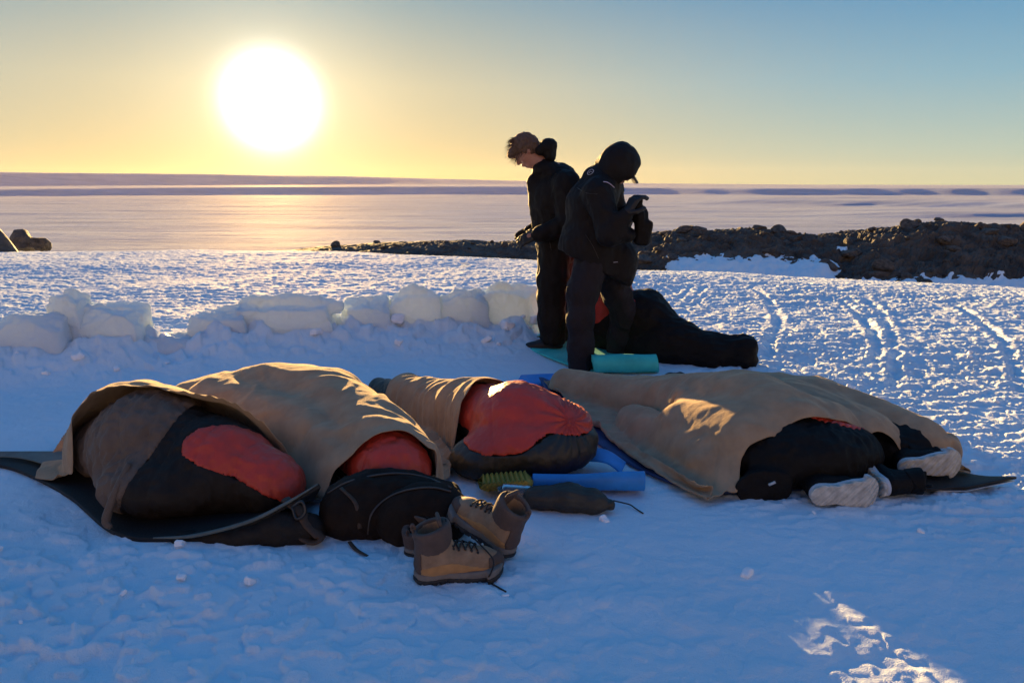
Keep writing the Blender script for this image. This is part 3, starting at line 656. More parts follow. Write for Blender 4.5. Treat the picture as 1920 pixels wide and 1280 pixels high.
CAPS1 = [((-1.90, 3.32, .13), (-1.60, 3.17, .19), .14, .235), ((-1.60, 3.17, .19), (-1.25, 3.02, .15), .235, .19), ((-1.25, 3.02, .15), (-1.0, 2.93, .105), .19, .13)]
CAPS2 = [((-1.78, 4.02, .10), (-1.30, 3.98, .15), .13, .19), ((-1.30, 3.98, .15), (-1.0, 3.80, .155), .19, .20), ((-1.0, 3.80, .155), (-.72, 3.42, .14), .20, .18), ((-.72, 3.42, .14), (-.52, 3.05, .12), .18, .165)]
CAPS3 = [((-.85, 4.62, .06), (-.45, 4.15, .09), .07, .11), ((-.45, 4.15, .09), (-.14, 3.75, .14), .11, .155), ((-.14, 3.72, .15), (.03, 3.48, .19), .17, .195), ((.03, 3.48, .19), (.225, 3.41, .165), .195, .17)]
CAPS4 = [((.36, 4.66, .06), (.66, 4.40, .06), .07, .09), ((.66, 4.40, .06), (1.0, 3.98, .10), .09, .15), ((1.0, 3.98, .10), (1.22, 3.55, .16), .17, .21), ((1.22, 3.55, .16), (1.30, 3.34, .14), .21, .19), ((1.25, 3.42, .16), (1.45, 3.38, .14), .2, .16)]
CAPS5 = [((1.05, 4.45, .06), (1.35, 4.12, .10), .07, .15), ((1.35, 4.12, .10), (1.62, 3.82, .13), .15, .16), ((1.62, 3.82, .13), (1.94, 3.42, .09), .16, .11)]
def quilt(seed, axis, pitch, amp, fold=.006):
    ax = np.array(axis, float); ax /= np.linalg.norm(ax)
    def f(V, N):
        s = V@ax; q = (s/pitch)+.10*n3(V*5, seed)
        baf = np.abs(np.sin(math.pi*q))**.45
        return amp*(baf-.7)+fold*fb3(V*np.array([13, 13, 13]), 3, seed+2)+fold*.9*(1-2*np.abs(n3(V*np.array([22, 22, 9]), seed+7)))
    return f
def bag_sdf(caps, h=.0078, pad=.12, k=.07, extra=()):
    pts = np.array([c[0] for c in caps]+[c[1] for c in caps]); r = max(max(c[2], c[3]) for c in caps)
    lo = pts.min(0)-r-pad; hi = pts.max(0)+r+pad; lo[2] = max(lo[2], -.06); s = SDF(lo, hi, h)
    for a, b, ra, rb in caps: s.cap(a, b, ra, rb, k)
    for e in extra: s.ell(*e, k=k)
    return s
def region(s, f, grow=.004):
    c = s.copy(); c.F = np.maximum(s.F-.002, f(s.X, s.Y, s.Z)+0*s.F-.001).astype(np.float32); return c
def rest_of(s, *fs):
    c = s.copy()
    for f in fs: c.F = np.maximum(c.F, -(f(s.X, s.Y, s.Z)+0*s.F)-.001).astype(np.float32)
    return c
def build_bags():
    # 1: bag at the front left
    t = thing('sleeping_bag', 'bulky sleeping bag at the far left with taupe side, black front and low red end', 'sleeping bag', (-1.45, 3.05, 0), 'occupied sleeping bags')
    O = np.array(t.location)
    s = bag_sdf(CAPS1, extra=[((-1.42, 2.95, .12), (.30, .22, .13))])
    dq = quilt(3, (1, -.45, .25), .13, .012)
    ch = []
    f1 = lambda X, Y, Z: X-(-1.60+.50*Z); f2 = lambda X, Y, Z: np.maximum(np.maximum(np.maximum(.265-.50*(X+1.30)+.012*np.sin((X+1.2)*11)-Z, -1.34-X), -f1(X, Y, Z)), Y-(2.99+.55*(X+1.22)))
    rest_of(s, f1, f2).mesh('shell', M['brownny'], t, dq, 1, origin=O)
    region(s, f1).mesh('side_panel', M['taupe'], t, quilt(3, (1, -.25, .45), .11, .012, .010), 1, origin=O)
    region(s, f2).mesh('red_panel', M['redny'], t, dq, 1, origin=O)
    ch.append(tube('draw_cord', [(-1.54-O[0], 2.84-O[1], .24), (-1.56-O[0], 2.76-O[1], .16), (-1.585-O[0], 2.71-O[1], .06), (-1.56-O[0], 2.69-O[1], .035)], [.012, .014, .018, .010], M['taupe'], t))
    # 2: bag behind the pack
    t = thing('sleeping_bag', 'sleeping bag whose red end shows between the blanket and the brown backpack', 'sleeping bag', (-1.0, 3.6, 0), 'occupied sleeping bags'); O = np.array(t.location)
    s = bag_sdf(CAPS2)
    f1 = lambda X, Y, Z: np.maximum(.10-Z, Y-3.35); dq = quilt(13, (.6, -.8, 0), .16, .008)
    rest_of(s, f1).mesh('shell', M['brownny'], t, dq, 1, origin=O); region(s, f1).mesh('red_panel', M['redny'], t, dq, 1, origin=O)
    # 3: middle bag with the big red and black end
    t = thing('sleeping_bag', 'sleeping bag in the middle with a big rounded red and black end', 'sleeping bag', (-.2, 4.0, 0), 'occupied sleeping bags'); O = np.array(t.location)
    s = bag_sdf(CAPS3, extra=[((.11, 3.33, .135), (.285, .19, .125)), ((-.10, 3.34, .075), (.20, .17, .10))])
    def dz(V, N):
        c = np.array((.27, 3.33, .28)); e = V-c; rr = np.linalg.norm(e, axis=1); an = np.arctan2(e[:, 2], e[:, 0])
        return .010*np.exp(-rr/.16)*np.sin(an*17+2*n3(V*6, 3))*sst(.01, .07, rr)+.006*fb3(V*11, 3, 33)+.010*(np.abs(np.sin(V[:, 0]*math.pi/.20+V[:, 1]*1.4))**.4-.8)
    f1 = lambda X, Y, Z: np.maximum(np.maximum((.155+.075*sst(.02, .2, X)+.012*np.sin((X)*14))-Z, Y-3.80), -.30-X)
    rest_of(s, f1).mesh('shell', mat('bag_dark_olive', (.018, .016, .009), .5, .25, 9, .001, 160, bump2=.01, b2scale=14), t, dz, 1, origin=O)
    region(s, f1).mesh('red_panel', M['redny'], t, dz, 1, origin=O)
    # 4, 5: the two on the right
    t = thing('sleeping_bag', 'black sleeping bag end bulging out of the right blanket above the pale boot soles', 'sleeping bag', (1.1, 3.8, 0), 'occupied sleeping bags'); O = np.array(t.location)
    s = bag_sdf(CAPS4[1:], extra=[((1.30, 3.22, .14), (.33, .2, .15)), ((1.08, 2.99, .055), (.12, .10, .085)), ((1.52, 3.28, .12), (.18, .15, .13))])
    f1 = lambda X, Y, Z: np.maximum(np.maximum(.305-.24*(X-1.35)-Z, Y-3.36), np.abs(X-1.50)-.15); dq = quilt(23, (1, -.3, .2), .2, .008)
    rest_of(s, f1).mesh('shell', M['blackny'], t, dq, 1, origin=O); region(s, f1).mesh('red_panel', M['redny'], t, dq, 1, origin=O)
    tube('zip_pull', [(1.06-O[0], 2.895-O[1], .125), (1.085-O[0], 2.89-O[1], .14)], .006, M['silver'], t)
    t = thing('sleeping_bag', 'black sleeping bag at the right end of the camp, behind the black boots', 'sleeping bag', (1.6, 4.1, 0), 'occupied sleeping bags'); O = np.array(t.location)
    s = bag_sdf(CAPS5, extra=[((1.85, 3.42, .11), (.2, .17, .11))])
    s.mesh('shell', M['blackny'], t, quilt(27, (.6, -.8, .0), .2, .010), 1, origin=O)
def build_blankets():
    b = drape('blanket', [(-2.16, 3.20), (-2.02, 3.14), (-1.86, 3.12), (-1.64, 3.13), (-1.38, 3.10), (-1.12, 3.08), (-.93, 3.10)], [(-2.3, 3.72), (-1.7, 3.78), (-1.2, 3.72), (-.85, 3.45)],
              [(-2.16, 3.20), (-2.3, 3.72)], [(-.93, 3.08), (-.85, 3.45)], CAPS1+[((-1.70, 3.20, .20), (-1.3, 3.10, .15), .235, .20)], M['wool'], 90, 50, 1.01, seed=3, gap=.036, lift=.05, smooth0=6, fold=(.2, 1), pins=[('T', 0, 1, 4), ('L', .5, 1, 3), ('B', .12, .92, 4)])
    tag(b, 'tan wool blanket folded back over the top of the far left sleeping bag', 'blanket', 'tan wool blankets')
    b = drape('blanket', [(-1.42, 3.16), (-1.1, 3.06), (-.86, 2.95), (-.70, 2.96), (-.50, 3.04), (-.32, 2.97)], [(-2.08, 4.30), (-1.5, 4.50), (-1.0, 4.38), (-.45, 3.98)],
              [(-1.42, 3.16), (-1.75, 3.55), (-2.08, 4.30)], [(-.32, 2.97), (-.27, 3.35), (-.45, 3.98)], CAPS2+[((-1.25, 3.62, .12), (-.92, 3.36, .12), .16, .15), ((-.80, 3.25, .09), (-.66, 3.05, .08), .15, .12), ((-1.6, 3.9, .12), (-1.3, 3.7, .12), .16, .16)], M['wool'], 110, 96, 1.0, seed=8, gap=.034, steps=110, fold=(.75, .65),
              pins=[('B', 0, .45, 4), ('L', 0, 1, 5), ('T', 0, 1, 5), ('R', .0, .06, 1), ('R', .3, 1, 6)], noise=.034)
    tag(b, 'big tan wool blanket over the large hump left of the middle', 'blanket', 'tan wool blankets')
    b = drape('blanket', [(-.44, 3.05), (-.30, 3.26), (-.19, 3.44), (-.09, 3.64), (.07, 3.94)], [(-1.0, 3.95), (-.8, 4.2), (-.6, 4.38), (-.30, 4.55)],
              [(-.50, 3.10), (-.75, 3.5), (-1.0, 3.95)], [(.07, 3.94), (-.30, 4.55)], CAPS3, M['wool'], 76, 70, 1.0, seed=12, gap=.034, fold=(.6, -.8), pins=[('L', 0, 1, 6), ('R', 0, 1, 6), ('B', 0, .12, 3)])
    tag(b, 'small stretch of tan wool blanket just left of the big red and black bag end', 'blanket', 'tan wool blankets')
    b = drape('blanket', [(.80, 2.98), (.93, 3.00), (1.05, 3.12), (1.36, 3.24), (1.60, 3.30), (1.82, 3.26), (2.06, 3.20)], [(.20, 4.74), (.5, 4.84), (.9, 4.82), (1.35, 4.62), (1.80, 4.3)],
              [(.80, 2.98), (.66, 3.35), (.46, 3.9), (.20, 4.74)], [(2.06, 3.22), (2.12, 3.7), (1.80, 4.3)], CAPS4+CAPS5+[((.95, 4.25, .08), (1.50, 3.68, .13), .12, .16), ((.68, 3.95, .03), (.95, 3.3, .05), .06, .12), ((.9, 3.6, .1), (1.1, 3.3, .12), .13, .18), ((1.45, 3.75, .13), (1.66, 3.40, .11), .17, .14)], M['wool'], 130, 130, 1.0, seed=17, gap=.042, steps=110, fold=(.75, .65),
              pins=[('L', 0, 1, 3), ('T', 0, 1, 5), ('R', 0, 1, 5), ('B', 0, .06, 2)], noise=.034)
    tag(b, 'long tan wool blanket spread over the two bodies on the right', 'blanket', 'tan wool blankets')
def build_mats():
    g = lambda px, py, z: tuple(G(px, py, z))
    o = sheet('sleeping_mat', [[g(-90, 866, .03), g(-90, 856, .04), g(-90, 848, .06)], [g(0, 874, .025), g(0, 860, .035), g(0, 850, .05)], [g(60, 894, .02), g(60, 868, .03), g(64, 850, .045)], [g(132, 934, .015), g(124, 885, .02), g(125, 852, .04)], [g(215, 1000, .012), (-1.72, 3.1, .015), (-1.95, 3.6, .015)],
                [(-1.30, 2.63, .015), (-1.4, 3.0, .012), (-1.5, 3.5, .012)], [(-1.0, 2.64, .075), (-1.05, 2.9, .015), (-1.1, 3.3, .012)], [(-.74, 2.70, .205), (-.80, 2.82, .10), (-.85, 3.1, .03)]], M['blackfoam'], .018, nu=60, nv=24)
    tag(o, 'black foam mat under the far left sleeper, its corner curling up beside the backpack', 'sleeping mat')
    tube('edge_trim', [(-1.36, 2.617, .028), (-1.2, 2.608, .042), (-1.0, 2.624, .090), (-.86, 2.66, .15), (-.745, 2.688, .215)], [.004, .011, .012, .010, .004], M['greyfoam'], o, flat=.6)
    sh = sheet('reflective_top', [[g(-60, 856, .055), g(-60, 846, .08)], [g(30, 858, .055), g(30, 846, .07)], [g(90, 872, .05), g(95, 846, .065)], [g(140, 884, .04), g(150, 846, .06)]], M['greyfoam'], .004, parent=o, nu=24, nv=8)
    mt2 = [[(.18, 4.92, .05), (.48, 4.98, .02), (.78, 5.0, .02)], [(.30, 4.2, .015), (.6, 4.25, .015), (.95, 4.3, .015)], [(.55, 3.45, .015), (.85, 3.5, .015), (1.2, 3.55, .015)], [(.82, 3.06, .015), (1.1, 3.08, .015), (1.35, 3.12, .015)]]
    o = sheet('sleeping_mat', mt2, M['navyfoam'], .016, nu=30, nv=10); tag(o, 'dark blue foam mat whose edge shows along the left side of the right blanket', 'sleeping mat')
    o = sheet('sleeping_mat', [[(1.05, 4.5, .015), (1.5, 4.5, .015)], [(1.45, 3.7, .02), (1.9, 3.8, .02)], [(1.72, 3.12, .03), (2.08, 3.26, .035)], [(1.98, 3.05, .045), (2.25, 3.13, .060)]], M['blackfoam'], .012, nu=30, nv=10)
    tag(o, 'black mat with a pale underside whose pointed corner sticks out at the far right', 'sleeping mat')
    sheet('underside', [[(1.72, 3.105, .017), (2.08, 3.25, .022)], [(1.97, 3.04, .033), (2.24, 3.125, .048)]], M['silver'], .004, parent=o, nu=12, nv=6)
    # blue mat under the middle bag, front lip folded up
    rows = []
    for x, y, h, dx in [(.09, 3.08, .060, 0), (.15, 3.08, .058, 0), (.3, 3.07, .062, 0), (.44, 3.065, .074, 0), (.58, 3.06, .080, 0)]:
        rows.append([(x, y+.012, .035+h), (x, y-.010, .035+h*.6), (x, y+.004, .032), (x, y+.10, .03), (x-.02, y+.20, .02)])
    o = sheet('sleeping_mat', rows, M['bluefoam'], .012, nu=30, nv=24); tag(o, 'bright blue foam mat folded up in front of the big red and black bag end', 'sleeping mat')
    sheet('folded_corner', [[(.30, 3.34, .06), (.33, 3.49, .07)], [(.43, 3.28, .075), (.45, 3.42, .085)], [(.50, 3.22, .045), (.54, 3.34, .05)]], M['bluefoam'], .01, parent=o, nu=12, nv=8)
    o = sheet('sleeping_mat', [[(.02, 4.80, .02), (.06, 5.0, .04)], [(.26, 4.84, .03), (.28, 5.0, .05)], [(.50, 4.92, .03), (.50, 5.04, .04)]], M['bluefoam'], .03, nu=20, nv=8); tag(o, 'blue foam mat end lying on the snow behind the right blanket', 'sleeping mat')
    # yellow egg-crate mat
    n = 150; us = np.linspace(0, 1, n); W = 14; V = []
    for i, u in enumerate(us):
        for j in range(W):
            v = j/(W-1); V.append((-.13+.19*u, 2.99+.05*(1-u)+.11*v, .060+.035*u+.013*abs(math.sin(u*math.pi*9+v*2))+.004*math.sin(v*22)))
    o = link('sleeping_mat', mesh_np('sleeping_mat', V, grid_quads(n, W)), M['yellowfoam']); md = o.modifiers.new('t', 'SOLIDIFY'); md.thickness = .035; md.offset = -1
    tag(o, 'yellow egg crate foam mat with a corrugated edge beside the blue mat', 'sleeping mat')
    n = 90; V = []
    for i, u in enumerate(np.linspace(0, 1, n)):
        for j in range(6):
            v = j/5; V.append((.90+.20*u, 3.10+.12*v, .055+.008*abs(math.sin(u*math.pi*7))))
    o = link('sleeping_mat', mesh_np('sleeping_mat', V, grid_quads(n, 6)), M['yellowfoam']); md = o.modifiers.new('t', 'SOLIDIFY'); md.thickness = .018; md.offset = -1
    tag(o, 'thin yellow corrugated mat edge under the near left corner of the right blanket', 'sleeping mat')
    # teal mat: flat run and roll
    t = thing('sleeping_mat', 'teal foam mat, flat under the standing man and rolled up at its near end', 'sleeping mat', (.6, 5.6, 0))
    O = np.array(t.location)
    sheet('flat_run', (np.array([[(-.04, 6.22, .06), (.22, 6.34, .06), (.5, 6.5, .06)], [(.22, 5.72, .035), (.5, 5.8, .035), (.8, 5.9, .035)], [(.44, 5.34, .03), (.74, 5.36, .03), (1.0, 5.38, .03)], [(.56, 5.20, .02), (.8, 5.2, .02), (1.03, 5.2, .02)]])-O).tolist(), M['tealfoam'], .014, parent=t, nu=34, nv=10)
    V = []; nt_ = 130; nw = 14
    for i in range(nt_):
        q = i/(nt_-1)*math.pi*5.2; r = .022+.0455*q/(math.pi*5.2)
        for j in range(nw):
            u = j/(nw-1); V.append((.575+.465*u-O[0]+.01*math.cos(q), 5.185+r*math.cos(-q-1.5)*1.04-O[1]+.012*u, .082+r*math.sin(-q-1.5)*.98+.003*math.sin(u*9+q)))
    r_ = link('roll', mesh_np('roll', V, grid_quads(nt_, nw)), M['tealfoam'], t); md = r_.modifiers.new('t', 'SOLIDIFY'); md.thickness = .0085; md.offset = 0
# ------------------------------------------------------------------ boots
M['suede'] = mat('boot_suede', (.40, .20, .07), .85, .2, 16, .0012, 220, sheen=.2, bump2=.002, b2scale=30)
M['mesh'] = mat('boot_fabric', (.28, .175, .10), .8, .2, 20, .0012, 300)
M['collar'] = mat('boot_collar', (.085, .055, .042), .8, .2, 20, .001, 200)
M['midsole'] = mat('boot_midsole', (.16, .14, .12), .7, .15, 20, .001, 150)
M['outsole'] = mat('boot_outsole', (.010, .010, .010), .6, .2, 30, .001, 150)
M['palesole'] = mat('pale_rubber', (.50, .48, .42), .8, .25, 22, .006, 16, col2=(.62, .60, .53), weave='DIAGONAL')
M['whiterub'] = mat('white_rubber', (.48, .50, .52), .6, .1, 14, .001, 90)
M['lace'] = mat('boot_lace', (.014, .010, .008), .7)
M['tag'] = mat('white_tag', (.7, .7, .68), .7)
BOOT = {}
def make_boot(name, label, cat, mats, shaft=.145, laces=True, group=None, tread=True):
    up, ov, co, ms, os_ = mats
    t = thing(name, label, cat, group=group)
    lo, hi = (-.03, -.07, -.02), (.33, .07, shaft+.12); h = .0042
    s = SDF(lo, hi, h)
    s.chain([(.052, 0, .055), (.10, 0, .062), (.16, 0, .058), (.225, 0, .045), (.262, 0, .040)], [.043, .044, .044, .041, .030], .02)
    s.chain([(.062, 0, .06), (.060, 0, .10), (.056, 0, shaft), (.052, 0, shaft+.035)], [.044, .043, .048, .052], .02)
    s.cap((.09, 0, .09), (.075, 0, shaft-.01), .040, .044, .03)
    top = s.copy()
    cut = lambda q, z0, sl: q.comb((q.Z-z0-sl*(q.X-.05))+0*q.F, .006, 'i')
    cut(s, shaft, .28); s.comb((.022-s.Z)+0*s.F, .004, 'i')
    hole = [((.058, 0, .075), (.054, 0, shaft+.08), .033, .042)]
    for a, b, ra, rb in hole: s.cap(a, b, ra, rb, .004, 's')
    wr = lambda V, N: .0018*fb3(V*28, 2, 3)-.0022*np.exp(-((V[:, 0]-.19)/.012)**2)*(np.sin(V[:, 1]*90)*.4+.6)*(V[:, 2] > .06)
    s.mesh('upper', up, t, wr)
    c = top.copy(); c.F -= .0035; cut(c, shaft+.006, .28); c.comb((shaft-.042-.55*np.abs(c.Y)+.2*(c.X-.05)-c.Z)+0*c.F, .004, 'i'); c.cap(*[(.058, 0, .075), (.054, 0, shaft+.08), .034, .043], .004, 's'); c.mesh('collar', co, t, None)
    def over(f, mt, nm, g=.0022):
        c = s.copy(); c.F = c.F-g; c.comb(f(c.X, c.Y, c.Z)+0*c.F, .001, 'i'); c.mesh(nm, mt, t, wr)
    over(lambda X, Y, Z: np.maximum(Z-(.056+.014*np.sin((X-.03)*22)), -1), ov, 'lower_panel')
    over(lambda X, Y, Z: np.maximum(.236-X, Z-.07), co, 'toe_cap', .0035)
    over(lambda X, Y, Z: np.maximum(X-.026, Z-.13), co, 'heel_strip', .0035)
    def solesdf(z0, z1, gx):
        q = SDF((-.04, -.075, -.02), (.34, .075, .07), h)
        q.F = np.full(q.F.shape, 9., np.float32)
        px, py = q.X, q.Y
        hw = .036+.014*sst(.09, .20, px)-.004*sst(.06, .12, px)*sst(.16, .10, px)
        d1 = np.abs(py)-hw-gx; e = np.sqrt(np.maximum(px-.225, 0)**2+(py/1.15)**2)-(.058+gx); e2 = np.sqrt(np.maximum(.045-px, 0)**2+py**2)-(.036+gx)
        f = np.where(px > .225, e, np.where(px < .045, e2, d1)); zt = z1+.012*sst(.2, .29, px)
        zb = z0+.020*sst(.225, .30, px)+.006*sst(.03, 0, px)
        f = np.maximum(f, np.maximum(q.Z-zt, zb-q.Z)); q.comb(f, 0); return q
    solesdf(.010, .034, .006).mesh('midsole', ms, t, None, 2)
    q = solesdf(-.004, .014, .008)
    if tread:
        g = np.maximum(np.abs(((q.X+.25*np.abs(q.Y))/.024) % 1-.5)*.024-.009, q.Z-.004); q.comb(-(.003-np.abs(np.abs(((q.X+.25*np.abs(q.Y))/.024) % 1-.5)*.024))+0*q.F, .001, 's') if False else None
        lug = (.0035-np.abs((((q.X+.3*np.abs(q.Y))/.026) % 1)-.5)*.026); q.comb(np.maximum(-lug, q.Z-.003)+0*q.F, .001, 's')
    q.mesh('outsole', os_, t, None, 1)
    s2 = SDF((.05, -.04, .06), (.16, .04, shaft+.09), h)
    s2.box((.098, 0, shaft-.01), (.006, .030, .055), (0, -18, 0), rad=.006, taper=-.1); s2.mesh('tongue', co, t, None)
    if laces:
        def surf(x, y):
            zz = np.linspace(shaft+.04, .03, 90); i = [np.abs(s.ax[0]-x).argmin(), np.abs(s.ax[1]-y).argmin()]
            for z in zz:
                k = np.abs(s.ax[2]-z).argmin()
                if top.F[i[0], i[1], k] < 0: return z
            return .06
        xs = [.205, .185, .165, .145, .128, .115]; P = []
        for k, x in enumerate(xs):
            y = .024 if k % 2 else -.024; P.append((x, y, surf(x, y)+.006)); P.append((x-.008, 0, surf(x, 0)+.008)); 
        tube('lace', P, .0026, M['lace'], t, 6, 5)
        P = []
        for k, x in enumerate(xs):
            y = -.024 if k % 2 else .024; P.append((x, y, surf(x, y)+.006)); P.append((x-.008, 0, surf(x, 0)+.011))
        tube('lace', P, .0026, M['lace'], t, 6, 5)
        for x in xs[:5]:
            for y in (-.026, .026):
                o = tube('eyelet', [(x, y, surf(x, y)+.001), (x, y*1.02, surf(x, y)+.007)], .0042, M['plastic'], t, 7, 2)
    tube('pull_tab', [(.012, 0, shaft-.015), (.0, 0, shaft+.005), (.004, 0, shaft+.018), (.014, 0, shaft+.002)], .005, co, t, 6, 5)
    return t
def clone(src, name=None):
    r = src.copy(); C.objects.link(r)
    for ch in list(src.children):
        c = ch.copy(); C.objects.link(c); c.parent = r
        for g in ch.children:
            d = g.copy(); C.objects.link(d); d.parent = c
    return r
def place(o, loc, xdir, zdir, scale=1.):
    x = Vector(xdir).normalized(); z = Vector(zdir); z = (z-x*z.dot(x)).normalized(); y = z.cross(x)
    m = Matrix((x, y, z)).transposed().to_4x4(); o.matrix_world = Matrix.Translation(Vector(loc)) @ m @ Matrix.Scale(scale, 4)
    l, r, s = o.matrix_world.decompose(); o.location = l; o.rotation_euler = r.to_euler(); o.scale = s
def build_boots():
    mb = (M['mesh'], M['suede'], M['collar'], M['midsole'], M['outsole'])
    a = make_boot('hiking_boot', 'brown hiking boot standing upright at the front with a loose black lace', 'boot', mb, .17, group='boots standing in the snow')
    b = clone(a)
    p = G(774, 1090); place(a, (p[0], p[1], .006), (1, .20, 0), (-.02, 0, 1), 1.09)
    q = G(962, 1062); place(b, (q[0]+.0, q[1]+.04, .012), (-.80, .62, .34), (.30, -.12, 1), 1.09); b['label'] = 'brown hiking boot tilted back behind the upright one, its heel tab pointing right'
    M['blk'] = M['outsole']
    c = make_boot('hiking_boot', 'small black boot in the shadow just left of the upright brown boot', 'boot', (M['blackny'], M['collar'], M['collar'], M['midsole'], M['outsole']), .10, True, 'boots standing in the snow')
    p = G(752, 1052); place(c, (p[0]+.02, p[1]+.02, .004), (.55, .82, 0), (0, 0, 1), .92)
    # loose lace on the snow
    L = [D(880, 1000, 2.42), D(905, 1025, 2.38), D(925, 1050, 2.34), D(920, 1075, 2.31)+np.array([0, 0, -.0]), G(912, 1087, .008), G(930, 1098, .010), G(949, 1109, .006)]
    L = [np.array(v) for v in L]
    o = tube('loose_lace', [Vector(v) for v in L], .003, M['lace'], None, 6, 6)
    o.parent = a; bpy.context.view_layer.update(); o.matrix_parent_inverse = a.matrix_world.inverted()
    o = tube('tag', [(.035, -.0, .10), (.034, -.0, .135)], .009, M['tag'], a, 4, 2, flat=.25)
    # pale soled black boots lying on their sides at the right
    mw = (M['blackny'], M['blackny'], M['blackny'], M['whiterub'], M['palesole'])
    w = make_boot('winter_boot', 'black winter boot lying on its side with the pale patterned sole facing the camera', 'boot', mw, .19, False, 'winter boots lying at the right end', tread=False)
    ws = [w, clone(w), clone(w), clone(w)]
    p = G(1592, 962); z0 = .065
    place(ws[0], (p[0]-.15, p[1]+.035, z0-.005), (1, .06, .02), (.10, 1, .12), 1.04)
    p = G(1672, 952); place(ws[1], (p[0]-.02, p[1]+.03, .062), (-.05, 1, .05), (1, .25, .1), .98)
    place(ws[2], (1.74, 3.17, .085), (1, -.1, .15), (.35, 1, .15), .95)
    place(ws[3], (2.0, 3.22, .10), (.05, 1, .05), (-1, .45, .1), .95)
    for o, l in zip(ws[1:], ('black winter boot seen edge on, its white rim beside the patterned sole', 'black winter boot further back at the right, its pale sole under the blanket corner', 'rearmost black winter boot at the far right with a white rim beside the mat corner')): o['label'] = l

# ------------------------------------------------------------------ pack and loose gear
def stick(objs, pts, off=.003):
    """points on the surface of objs along the rays through the given picture points"""
    dg = bpy.context.evaluated_depsgraph_get(); dg.update(); out = []
    for px, py in pts:
        d = Vector(ray(px, py)).normalized(); best = None
        for o in objs:
            mi = o.matrix_world.inverted(); a = mi @ Vector((0, 0, CAM_H)); b = (mi.to_3x3() @ d).normalized()
            ok, loc, n, _ = o.ray_cast(a, b)
            if ok:
                wl = o.matrix_world @ loc; dd = (wl-Vector((0, 0, CAM_H))).length
                if best is None or dd < best[0]: best = (dd, wl, (o.matrix_world.to_3x3() @ n).normalized())
        if best: out.append(best[1]+best[2]*off)
    return out
def surf_tube(name, objs, pts, r, mt, parent, flat=.5, off=.003, seg=6):
    P = stick(objs, pts, off)
    if len(P) < 2: return None
    mi = parent.matrix_world.inverted(); return tube(name, [mi @ p for p in P], r, mt, parent, seg, 4, flat=flat)
def build_gear():
    t = thing('backpack', 'dark brown backpack lying in front of the red sleeping bag end', 'backpack', (-.46, 2.78, 0)); O = np.array(t.location)
    s = SDF((-.86, 2.5, -.03), (-.1, 3.05, .36), .008)
    s.ell((-.47, 2.80, .09), (.25, .15, .13), (0, 4, -4), k=.05); s.ell((-.62, 2.76, .075), (.14, .14, .125), k=.05); s.box((-.46, 2.80, .06), (.25, .15, .09), (0, 0, -4), rad=.07, k=.05)
    bpy.context.view_layer.update()
    dq = lambda V, N: .010*fb3(V*9, 3, 61)+.004*fb3(V*25, 2, 62)
    body = s.mesh('body', M['pack'], t, dq, 1, origin=O)
    s = SDF((-.62, 2.5, -.03), (-.1, 2.95, .3), .007)
    s.ell((-.345, 2.70, .075), (.19, .13, .135), (0, -4, 8), k=.03)
    pk = s.mesh('front_pocket', M['pack'], t, lambda V, N: .006*fb3(V*11, 3, 65), 1, origin=O)
    bpy.context.view_layer.update()
    surf_tube('piping', [body, pk], [(690, 1000), (694, 968), (712, 944), (742, 926), (780, 916), (815, 915), (845, 922)], .006, M['piping'], t)
    surf_tube('piping', [body, pk], [(615, 925), (650, 905), (700, 892), (750, 888), (800, 896), (845, 915)], .006, M['piping'], t)
    surf_tube('piping', [body, pk], [(640, 915), (668, 945), (675, 990), (672, 1020)], .009, M['tanweb'], t, flat=.4)
    tube('strap_end', [Vector(G(655, 1015, .02))-t.location, Vector(G(668, 1030, .012))-t.location, Vector(G(690, 1042, .006))-t.location], [.008, .009, .006], M['tanweb'], t, 6, 5, flat=.35)
    P = [D(535, 935, 2.70), D(560, 955, 2.66), D(580, 985, 2.63), D(600, 1008, 2.60), D(585, 1016, 2.60), D(560, 1000, 2.63), D(535, 975, 2.68)]
    tube('shoulder_strap', [Vector(p)-t.location for p in P], [.022, .026, .026, .022, .022, .024, .02], M['tanweb'], t, 8, 6, flat=.35)
    P = [D(548, 950, 2.64), D(566, 940, 2.63), D(572, 962, 2.62), D(556, 972, 2.62), D(548, 950, 2.64)]
    tube('buckle', [Vector(p)-t.location for p in P], .006, M['plastic'], t, 6, 5)
    # dark stuff sack under the curled mat
    s = SDF((-1.55, 2.45, -.04), (-.6, 2.95, .25), .009); s.cap((-1.28, 2.65, .0), (-.85, 2.65, .03), .03, .055, .03); s.ell((-.84, 2.66, .05), (.12, .06, .06), k=.03)
    o = s.mesh('stuff_sack', M['brownny'], None, lambda V, N: .010*fb3(V*12, 3, 71)+.008*(1-2*np.abs(n3(V*9, 72))), 1, origin=(-1.05, 2.68, 0)); o.location = (-1.05, 2.68, 0); tag(o, 'crumpled dark clothing stuffed under the curled edge of the black mat', 'stuff sack')
    # olive sack with a cord
    s = SDF((-.05, 2.8, -.03), (.55, 3.15, .2), .007); s.chain([(.09, 2.95, .045), (.24, 2.93, .052), (.34, 2.91, .045), (.40, 2.90, .035)], [.045, .058, .045, .018], .03)
    s.ell((.41, 2.90, .035), (.015, .022, .022), k=.01)
    o = s.mesh('stuff_sack', M['olive'], None, lambda V, N: .006*fb3(V*14, 3, 75)+.004*(1-2*np.abs(n3(V*np.array([6, 30, 30]), 76))), 1, origin=(.22, 2.97, 0)); o.location = (.22, 2.97, 0); tag(o, 'olive brown stuff sack lying under the blue mat with its cord on the snow', 'stuff sack')
    bpy.context.view_layer.update()
    tube('draw_cord', [Vector(p)-o.location for p in (D(1150, 938, 2.93), G(1168, 942, .02), G(1182, 946, .015), G(1192, 953, .01), G(1206, 962, .006))], .003, M['cord'], o, 6, 6)
